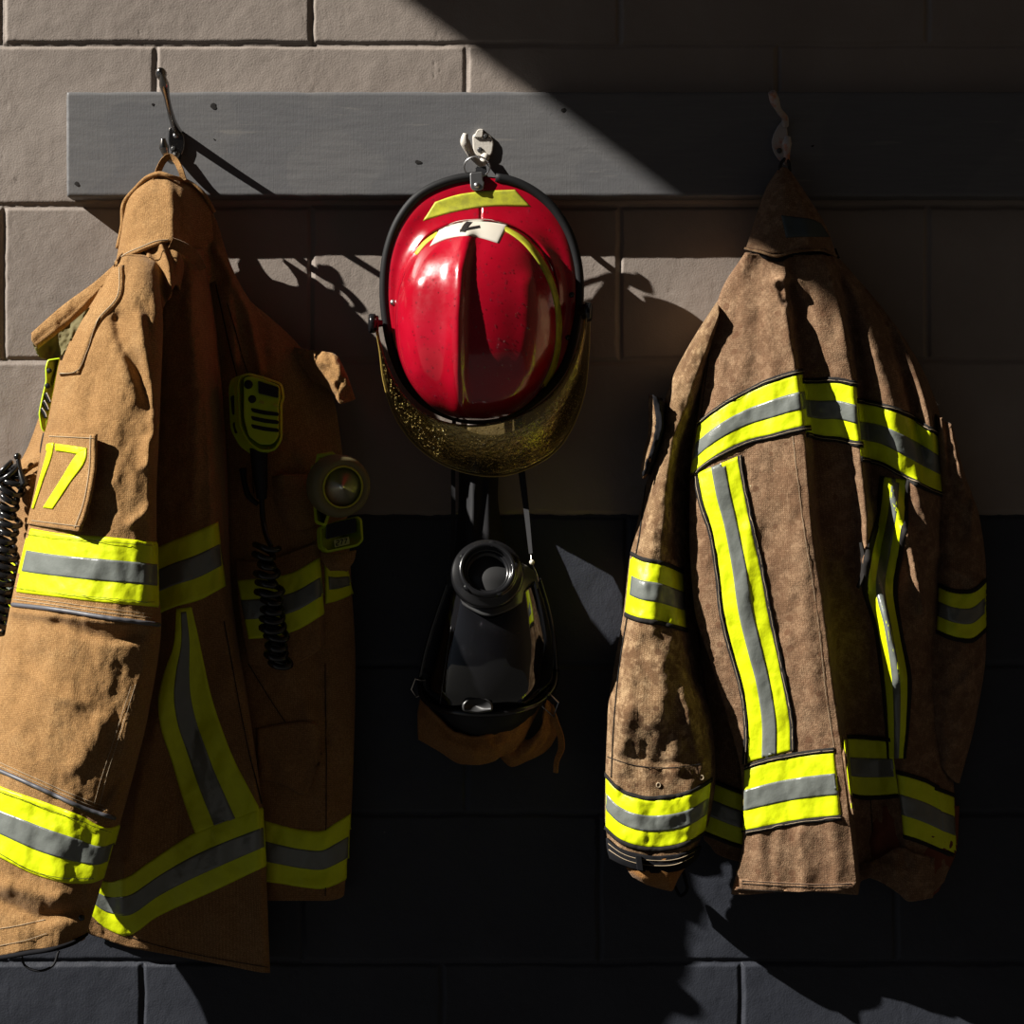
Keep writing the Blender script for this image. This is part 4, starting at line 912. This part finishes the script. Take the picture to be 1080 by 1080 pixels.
# upper front: collar, shoulders
lapel = sheet('neck_flap', [[(150, 262, 110), (148, 290, 130), (140, 330, 150)], [(164, 254, 126), (166, 285, 150), (160, 340, 170)], [(182, 252, 124), (188, 270, 140), (186, 300, 150)], [(193, 268, 100), (196, 285, 112), (192, 310, 120)]], M['tan'], LCO, .003, step=1.6, noise=2.2, nscale=12, nseed=3, folds=[([(153, 262), (164, 290), (172, 330)], 13, 5, 3.5), ([(170, 258), (178, 280), (182, 315)], 12, 5, 3.5)])
# sleeve
sl = [
 [(132, 290, 90), (104, 335, 90), (76, 395, 90), (64, 450, 90), (52, 520, 90), (38, 600, 90), (26, 660, 90), (10, 750, 90), (-14, 850, 80), (-30, 930, 80), (-28, 1000, 80)],
 [(122, 280, 140), (92, 330, 150), (62, 392, 160), (51, 450, 160), (38, 520, 160), (19, 600, 160), (7, 660, 160), (-8, 750, 160), (-32, 850, 150), (-50, 930, 140), (-45, 1012, 130)],
 [(124, 276, 158), (100, 332, 190), (74, 394, 205), (63, 450, 212), (52, 525, 214), (38, 605, 214), (28, 665, 214), (14, 750, 212), (-6, 850, 198), (-20, 930, 185), (-20, 1012, 170)],
 [(134, 274, 176), (122, 335, 225), (104, 400, 250), (94, 470, 262), (88, 530, 265), (80, 610, 264), (74, 670, 264), (62, 750, 258), (44, 845, 240), (28, 925, 222), (22, 1004, 205)],
 [(146, 276, 186), (144, 335, 236), (138, 400, 264), (132, 470, 278), (128, 530, 282), (124, 610, 280), (120, 670, 278), (108, 750, 268), (86, 845, 250), (66, 925, 232), (54, 1000, 212)],
 [(158, 280, 186), (162, 335, 232), (160, 400, 262), (157, 460, 274), (154, 530, 278), (152, 610, 276), (152, 660, 272), (138, 745, 258), (116, 840, 238), (94, 930, 220), (74, 996, 198)],
 [(168, 288, 172), (172, 345, 205), (170, 400, 226), (168, 455, 236), (165, 530, 238), (166, 610, 236), (170, 655, 232), (158, 745, 215), (136, 835, 198), (108, 930, 180), (90, 990, 160)],
 [(166, 290, 110), (170, 345, 120), (168, 400, 130), (164, 455, 140), (161, 530, 140), (162, 610, 140), (165, 655, 140), (152, 745, 130), (130, 835, 110), (102, 930, 100), (84, 984, 90)]]
sl[5] = [(x, y, D+(9 if y > 700 else 0)) for x, y, D in sl[5]]; sl[6] = [(x, y, D+(6 if y > 700 else 0)) for x, y, D in sl[6]]
sl[0] = [(x, y, D+(38 if y > 900 else 0)) for x, y, D in sl[0]]
for k_, dy_ in ((3, 16), (4, 18), (5, 20), (6, 22)): x_, y_, D_ = sl[k_][0]; sl[k_] = [(x_+3, y_-dy_, 92), (x_, y_, D_-12)]+sl[k_][1:]
sl = [[(x, y, D*(.905 if y > 380 else .95)) for x, y, D in c] for c in sl]
sleeve = sheet('sleeve', sl, M['tan'], LCO, .003, step=1.9, noise=5.5, nscale=19, nseed=24, folds=[
   ([(124, 338), (132, 368), (148, 396), (160, 430)], -13, 7, 11), ([(98, 395), (94, 440)], -6, 8, 10), ([(148, 335), (156, 400), (166, 450)], 10, 7, 6),
   ([(168, 458), (158, 466), (155, 490)], 12, 7, 6), ([(160, 535), (140, 552)], 7, 6, 5), ([(10, 645), (165, 662)], 7, 5, 5), ([(10, 636), (60, 641), (110, 648), (165, 656)], 4, 6, 5),
   ([(60, 657), (84, 668), (120, 674), (146, 670)], -7, 6, 9), ([(150, 690), (135, 706)], -2, 10, 9), ([(30, 662), (26, 700)], -4, 6, 9), ([(60, 880), (66, 990)], 4, 16, 12), ([(20, 700), (60, 735), (90, 742)], 4, 8, 7), ([(40, 690), (20, 740)], -6, 12, 12), ([(110, 760), (80, 810)], 5, 12, 10),
   ([(0, 950), (40, 968), (90, 958)], -12, 8, 9), ([(10, 935), (60, 948)], 8, 9, 9), ([(125, 820), (105, 850)], -9, 5, 6)])
slt = bvh([sleeve])
yoke = drape('shoulder_yoke', slt, [(114, 284), (90, 322), (70, 360), (54, 398)], [(131, 280), (129, 314), (107, 340), (85, 395)], M['tan'], LCO, lift=.004, thick=.003)
seam(bvh([yoke]) if yoke else slt, [(126, 282), (124, 312), (103, 338), (92, 370), (81, 391), (60, 394)], yoke or sleeve, 'thread', .5, .0008)
band(slt, [(10, 552), (27, 556), (60, 562), (110, 566), (140, 569), (169, 572)], [(-8, 618), (10, 623), (60, 630), (110, 636), (140, 638), (171, 641)], LCO, stitch=False)
band(slt, [(-30, 815), (0, 829), (45, 845), (85, 860), (115, 873), (130, 868)], [(-40, 885), (0, 905), (40, 924), (80, 932), (98, 931), (114, 924)], LCO, stitch=False)
for q in ([(4, 561), (60, 567), (110, 571), (160, 575)], [(2, 618), (60, 625), (110, 631), (160, 635)], [(0, 834), (45, 850), (85, 865), (115, 877)], [(0, 899), (40, 919), (80, 926), (98, 925)]):
    seam(slt, q, sleeve, 'stitch', .45, .0042)
def pipe(pts, tree, r, mat, parent, lift=.002):
    L = line(pts, 60); out = []
    for x, y in L:
        h = hit(tree, x, y)
        if h[0] is not None: out.append(h[0]+(Vector((0, CAMY, 0))-h[0]).normalized()*lift)
    return tube('grey_piping', out, r, mat, parent, 8)
pipe([(8, 637), (60, 643), (110, 651), (168, 659)], slt, .0028, M['piping'], LCO)
pipe([(-10, 809), (0, 813), (50, 835), (90, 853), (121, 863)], slt, .0026, M['piping'], LCO)
for q in ([(8, 628), (60, 635), (110, 642), (160, 648)], [(8, 631.5), (60, 638.5), (110, 646), (160, 652)], [(0, 804), (50, 826), (90, 843), (110, 850)], [(0, 808), (50, 830), (90, 847), (112, 855)],
          [(143, 722), (128, 770), (112, 820), (104, 850)], [(138, 724), (123, 772), (107, 820), (99, 848)], [(-5, 998), (25, 992), (50, 984)], [(-5, 980), (25, 975), (48, 970)]):
    seam(slt, q, sleeve, 'thread', .55)
# number patch with its lifted edge
def patch():
    A = line([(50, 456), (44, 490), (38, 525), (31, 553)], 50); B = line([(102, 458), (100, 500), (94, 532), (84, 560)], 50); m = 30
    s = np.linspace(0, 1, m)[None, :, None]; G2 = A[:, None]*(1-s)+B[:, None]*s; Wd, ok = drape_grid(slt, G2, .004, 1.0)
    lift = np.linspace(0, 1, m)**3*.016; d = np.array([0, CAMY, 0])-Wd; d /= np.linalg.norm(d, axis=-1, keepdims=True)
    Wd = Wd+d*lift[None, :, None]
    uv = np.stack(np.meshgrid(np.arange(m)*.0022, np.arange(50)*.0026), -1)
    return grid_mesh('number_patch', Wd, M['tan'], LCO, .004, uv, ok)
pa = patch(); pat = bvh([pa])
for A, B in (([(59, 468), (75, 470), (92, 472.5)], [(59, 475.5), (70, 477), (84, 479.5)]), ([(92, 472.5), (91.5, 482), (74, 510), (56, 537)], [(83, 477.5), (81, 480), (64, 507), (46, 535.5)]),
             ([(50, 468.5), (54, 467.5), (57.5, 467)], [(49, 475.5), (52, 475.5), (56, 475.5)]), ([(57.5, 467), (56, 477), (46, 507), (36, 537)], [(51, 473), (48, 485), (41, 510), (34, 536)])):
    drape('numeral', pat, A, B, M['lime'], pa, lift=.0018, thick=.001, step=1.6, edge=.7)
for q in ([(96, 459), (94, 500), (88, 532), (79, 557)], [(52, 460), (99, 462)], [(34, 549), (84, 555)]): seam(pat, q, pa, 'thread', .6)
# cuff rim, snap and loop under it
ptube('cuff_edge', [(-45, 1012, 150), (0, 1010, 186), (30, 1005, 205), (60, 1000, 210), (80, 993, 190), (91, 985, 160)], 3, M['velcro'], LCO, 8, 50)
hh = hit(slt, 86, 968)
if hh[0] is not None: lathe('snap', hh[0], (.3, -1, 0), [(0, 4), (1.5, 3.8), (2.5, 2), (2.7, .2)], M['blackgloss'], LCO, 16)
ptube('cuff_loop', [(22, 1006, 190), (26, 1018, 190), (42, 1024, 190), (56, 1018, 190), (62, 1003, 190)], 1.6, M['strap'], LCO, 8, 30)
# back flap of the shoulder, far left
sheet('storm_flap', [[(126, 274, 124), (100, 297, 118), (66, 322, 112), (33, 351, 106)], [(125, 280, 128), (101, 305, 122), (68, 331, 116), (33, 358, 110)], [(122, 290, 122), (102, 316, 118), (72, 343, 112), (40, 368, 106)]], M['tan'], LCO, .005, step=1.8, noise=2.5, nscale=9, nseed=40, folds=[([(120, 290), (72, 338), (38, 364)], 3, 2, 2)])
sheet('storm_flap_lining', [[(34, 360, 100), (37, 369, 96), (42, 376, 88)], [(60, 340, 88), (56, 362, 84), (54, 380, 80)], [(96, 314, 96), (88, 340, 94), (74, 368, 92)], [(118, 292, 100), (108, 322, 100), (92, 356, 100)]], mk('olive_lining', (.16, .135, .055), .85), LCO, .003, step=2, noise=9, nscale=8, nseed=12)
# collar
cl = [[(160, 186, 46), (150, 196, 44), (140, 214, 42), (134, 240, 30), (130, 276, 30)], [(152, 192, 60), (140, 200, 62), (131, 216, 66), (128, 240, 74), (122, 279, 92)],
      [(158, 186, 74), (147, 202, 88), (140, 220, 96), (136, 245, 108), (130, 272, 128)], [(166, 183, 80), (160, 205, 102), (157, 225, 112), (156, 245, 124), (152, 262, 142)],
      [(175, 183, 82), (178, 205, 106), (180, 225, 118), (180, 245, 128), (178, 254, 138)], [(182, 185, 78), (190, 205, 98), (193, 225, 106), (194, 250, 112), (198, 280, 116)],
      [(189, 187, 68), (204, 205, 76), (209, 225, 78), (212, 255, 78), (216, 300, 80)], [(195, 190, 58), (215, 205, 58), (224, 222, 54), (231, 250, 50), (238, 290, 46)], [(196, 194, 44), (212, 210, 42), (220, 230, 40), (226, 255, 24), (234, 292, 20)]]
co = sheet('collar', cl, M['tan'], LCO, .004, step=1.8, noise=3.2, nscale=12, nseed=44, folds=[([(146, 205), (134, 235)], 3, 6, 6), ([(180, 200), (184, 250)], 3, 7, 5)])
cot = bvh([co])
ptube('collar_edge', [(124, 262, 86), (129, 238, 80), (131, 214, 76), (143, 199, 76), (156, 187, 82), (168, 183, 90), (182, 187, 90), (194, 190, 72), (214, 204, 66), (226, 224, 58)], 3, M['tan'], co, 8, 70)
ptube('collar_piping', [(121, 276, 112), (132, 268, 140), (150, 260, 152), (166, 254, 152), (178, 253, 146)], .9, M['thread'], co, 6, 40)
ribbon('hanger_loop', [(164, 190, 84), (168, 178, 84), (174, 168, 80), (178, 165, 79), (184, 168, 80), (190, 178, 84), (194, 190, 80)], 8, M['tan'], LCO, 36, 1.6, .5)
ribbon('throat_tab', [(180, 256, 146), (194, 262, 140), (206, 272, 126), (214, 284, 112)], [14, 15, 14, 11], M['tan2'], LCO, 20, 2.5, .2)
rain('water_drops', slt, M['water'], LCO, [(60, 560), (165, 572), (165, 640), (60, 630)], 70, (.4, .9))
rain('water_drops', slt, M['water'], LCO, [(60, 880), (110, 880), (100, 930), (60, 925)], 60, (.4, .9))
rain('water_drops', pt, M['water'], LCO, [(180, 600), (215, 600), (225, 640), (215, 690), (195, 690)], 60, (.5, 1.1))
rain('water_drops', pt, M['water'], LCO, [(150, 960), (270, 925), (270, 1000), (160, 990)], 60, (.4, .9))
# ---------------------------------------------------------------- equipment clipped to the left coat
def disc(name, px, py, D, r, mat, parent, h=2.0):
    return lathe(name, P(px, py, D), (0, -1, 0), [(-1, r), (h*.6, r), (h, r*.8), (h, .2)], mat, parent, 20)
def coil(name, path, rad, pitch, wire, mat, parent, seed=0, sq=.8):
    L = line(path, 400); W3 = PA(L); seg = np.linalg.norm(np.diff(W3, axis=0), axis=1); s = np.concatenate([[0], np.cumsum(seg)])
    n = int(s[-1]/(pitch/1000)*18); t = np.linspace(0, s[-1], n); C = np.column_stack([np.interp(t, s, W3[:, k]) for k in range(3)])
    T_ = np.gradient(C, axis=0); T_ /= np.linalg.norm(T_, axis=1, keepdims=True)
    a = t/(pitch/1000)*2*math.pi; r0 = np.random.default_rng(seed); wob = np.interp(t, np.linspace(0, s[-1], 40), r0.uniform(.72, 1.25, 40)); sh = np.interp(t, np.linspace(0, s[-1], 40), r0.uniform(-.35, .35, 40))
    U = np.cross(T_, [0, 1, 0]); U /= np.linalg.norm(U, axis=1, keepdims=True); V_ = np.cross(T_, U)
    R = rad/1000
    pts = C+U*(np.cos(a)*R*wob+sh*R)[:, None]+V_*(np.sin(a)*R*sq*wob)[:, None]+T_*(np.sin(a+1)*pitch/1000*.55)[:, None]
    return tube(name, pts, wire/1000, mat, parent, 8)
mic = empty('radio_microphone', P(273, 400, 110), 'lime radio speaker microphone with three black grille slots clipped to the tan coat front', 'radio')
prism('case', rpoly([(253, 396), (262, 393), (278, 397), (298, 404), (300.5, 420), (298, 426), (298, 464), (290, 476), (275, 477), (262, 468), (252, 450), (250, 405)], 5, 4), 92, 122, M['plasticlime'], mic, bev=3, shift=(-9, 3), smooth=True, seg=3, lean=(-.15, .05))
mf = prism('face_panel', rpoly([(257, 398), (266, 396.5), (278, 400), (295, 406.5), (296, 420), (294, 426), (294, 461), (287, 469), (274, 469), (262, 460), (257, 440)], 4, 4), 118, 126, M['plasticlime'], mic, bev=2, smooth=False, lean=(-.15, .05))
dt_ = bvh([mf])
disc('knob', 262, 405.5, 127.5, 5.5, M['black'], mic, 3); disc('button', 266, 421, 127, 5, M['black'], mic, 2); 
prism('screen', rpoly([(272, 401.5), (294, 408.5), (293.5, 420), (272.5, 415)], 1.5, 2), 122, 128, M['screen'], mic, bev=.6, lean=(-.15, .05))
for (x, y) in ((276, 424.5), (291, 428)): prism('button', rpoly([(x-2.5, y-2), (x+2.5, y-1), (x+2.5, y+1.8), (x-2.5, y+.8)], 1, 2), 122, 129, M['trimlime'], mic, bev=.5)
for y in (430, 438.5, 447): prism('grille_slot', rpoly([(264.5, y), (279, y+3), (294, y+5), (294, y+9), (279, y+7.5), (266, y+4.5)], 1.8, 3), 122, 127.5, M['black'], mic, bev=.6, lean=(-.15, .05))
prism('side_grip', rpoly([(243, 418), (250, 416), (251, 436), (245, 438)], 2, 2), 92, 112, M['black'], mic, bev=1); prism('side_grip', rpoly([(245, 446), (251, 444), (252, 456), (248, 458)], 2, 2), 92, 112, M['black'], mic, bev=1)
ptube('cable_boot', [(273, 472, 108), (273.5, 488, 106), (275, 505, 102), (276, 526, 98)], [12, 10.5, 9, 6.5], M['black'], mic, 14, 30)
coil('coiled_cord', [(280, 574, 122), (280, 600, 124), (284, 630, 124), (288, 655, 122), (292, 680, 118), (296, 704, 112)], 12.5, 11.5, 3.9, M['blackgloss'], mic, 4)
ptube('cord', [(276, 524, 98), (277, 545, 100), (282, 568, 116), (286, 576, 122)], 3.4, M['blackgloss'], mic, 10, 30)
ptube('clip_hook', [(256, 494, 90), (258, 510, 92), (263, 524, 94), (272, 532, 92)], [5, 3.5, 4, 3], M['black'], mic, 10, 24)

lamp = empty('flashlight', P(350, 510, 80), 'lime right-angle flashlight with round chrome reflector clipped to the tan coat chest', 'flashlight')
ax = Vector((.42, -.90, -.10)); hc = Vector(P(355, 512, 114))
lathe('head', hc, ax, [(-26, 4), (-26, 25), (-18, 31), (-10, 34), (-2, 37)], M['plasticlime'], lamp, 40)
lathe('bezel', hc, ax, [(-6, 37), (-4, 39.5), (12, 40), (20, 38), (23, 34), (23, 27.5), (20, 26.5), (-6, 26.5), (-6, 30)], mk('grimy_rubber', (.16, .14, .06), .6), lamp, 56)
lathe('reflector', hc, ax, [(21.5, 27), (21, 25), (10, 20), (2, 13), (-3, 6), (-5, 1)], mk('bright_reflector', (.85, .84, .70), .28, 1), lamp, 48)
lathe('bulb', hc, ax, [(-4, 3), (4, 3), (6, 1), (6.1, .2)], M['lens'], lamp, 12)
V, F = tube_geo([hc+ax.normalized()*.0225+(frame(hc, ax)[2]*math.cos(a)+frame(hc, ax)[3]*math.sin(a))*.026 for a in np.linspace(0, 6.283, 49)[:-1]], .0014, 6, True); mesh('lens_ring', V, F, M['trimlime'], lamp)
prism('body', rpoly([(327, 492), (345, 484), (352, 530), (344, 556), (332, 552)], 4, 3), 98, 118, M['plasticlime'], lamp, bev=4, smooth=True)
V, F = tube_geo(PA(np.array([(335, 490, 108), (336, 481, 110), (350, 479, 114), (359, 486, 116), (357, 492, 114)])), .0035, 8); mesh('bracket', V, F, M['plasticlime'], lamp)

pag = empty('alarm_unit', P(360, 562, 70), 'lime alarm unit labelled 277 with dark screen, below the flashlight on tan coat', 'alarm')
prism('case', rpoly([(337, 556), (350, 551), (378, 544), (382, 548), (383.5, 570), (378, 576), (345, 583), (338, 577)], 3, 3), 80, 104, M['plasticlime'], pag, bev=3, smooth=True, seg=3, shift=(-3, 1))
prism('screen', rpoly([(344, 553), (375, 546), (375.5, 561), (344, 569)], 1.5, 2), 98, 106, M['screen'], pag, bev=.6)
lb = prism('label', rpoly([(352, 569.5), (368, 566), (369, 573.5), (353, 577.5)], 1, 2), 98, 105.4, mk('yellowed_label', (.42, .44, .12), .5), pag, bev=.3)
def digit(d, x, y, w, h, sl, parent):
    S = {'2': [(0, 0), (1, 0), (1, .45), (0, .6), (0, 1), (1, 1)], '7': [(0, 0), (1, 0), (.35, 1)]}[d]
    pts = [(x+a*w, y+b*h-(a*w)*sl, 105.9) for a, b in S]
    V = []; F = []
    for (a, b) in zip(pts[:-1], pts[1:]):
        v, f = tube_geo(PA(np.array([a, b])), .00055, 5); F += [tuple(i+len(V) for i in q) for q in f]; V += v
    mesh('digit', V, F, M['stitch'], parent, False)
for d, x in zip('277', (354.6, 358.8, 363)): digit(d, x, 570.4-(x-354.6)*.22, 2.8, 5.0, .22, lb)
sheet('strap_tab', [[(338, 582, 88), (340, 592, 92), (348, 602, 88)], [(352, 584, 96), (356, 594, 100), (360, 602, 94)], [(376, 580, 90), (374, 590, 90), (366, 603, 86)]], M['tan2'], pag, .003, step=2, noise=2)

rad = empty('radio', P(52, 420, 110), 'bright lime handheld radio with black grille bars behind the tan sleeve, sunlit at left', 'radio')
prism('case', rpoly([(50, 379), (64, 377), (61, 388), (56, 415), (50, 446), (47, 457), (43, 452), (40.5, 436), (44, 418), (48, 402), (47.5, 388)], 2.5, 3), 100, 122, M['plasticlime'], rad, bev=1.5, smooth=True, seg=3)
for (x, y) in ((52, 391), (50, 407)): disc('button', x, y, 123, 3.2, M['black'], rad, 2)
for k, y in enumerate((413, 421, 429)):
    ptube('grille_bar', [(48-k*2.4, y+2, 122.5), (51-k*1.9, y+8, 123), (53-k*2.2, y+12, 122.5)], 1.9, M['black'], rad, 8, 12)
    ptube('grille_bar_highlight', [(48-k*2.4+1.2, y+1.2, 124), (51-k*1.9+1, y+7, 124.3), (53-k*2.2+.8, y+11, 124)], .8, M['lens'], rad, 6, 12)
ptube('cable_boot', [(50, 458, 108), (47, 468, 106), (45, 478, 104)], [6, 5, 4], M['black'], rad, 10, 14)
cord = coil('coiled_cord', [(2, 494, 118), (12, 502, 120), (9, 530, 120), (8, 560, 120), (6, 600, 118), (3, 640, 114), (-4, 665, 110)], 12, 10.5, 3.7, M['blackgloss'], None, 9)
tag(cord, 'black coiled cord hanging against the tan coat at the left edge of the picture', 'cord')
ant = empty('whip_antenna', P(22, 515, 118), 'short black rod with a round ball tip sticking up from the pocket at far left', 'antenna')
ptube('rod', [(26, 512, 132), (24, 506, 130), (21, 496, 126), (19, 484, 122)], [5.5, 4.5, 3.2, 3], M['blackgloss'], ant, 12, 20)
lathe('ball_tip', P(18.5, 481.5, 122), (0, -.2, 1), [(-4.6, .3), (-4, 2.6), (-2, 4.5), (0, 5), (2, 4.5), (4, 2.6), (4.8, .2)], M['blackgloss'], ant, 18)
ptube('cable_loop', [(0, 497, 112), (10, 495, 118), (20, 500, 120), (24, 510, 118), (21, 520, 112)], 3.2, M['blackgloss'], ant, 10, 24)
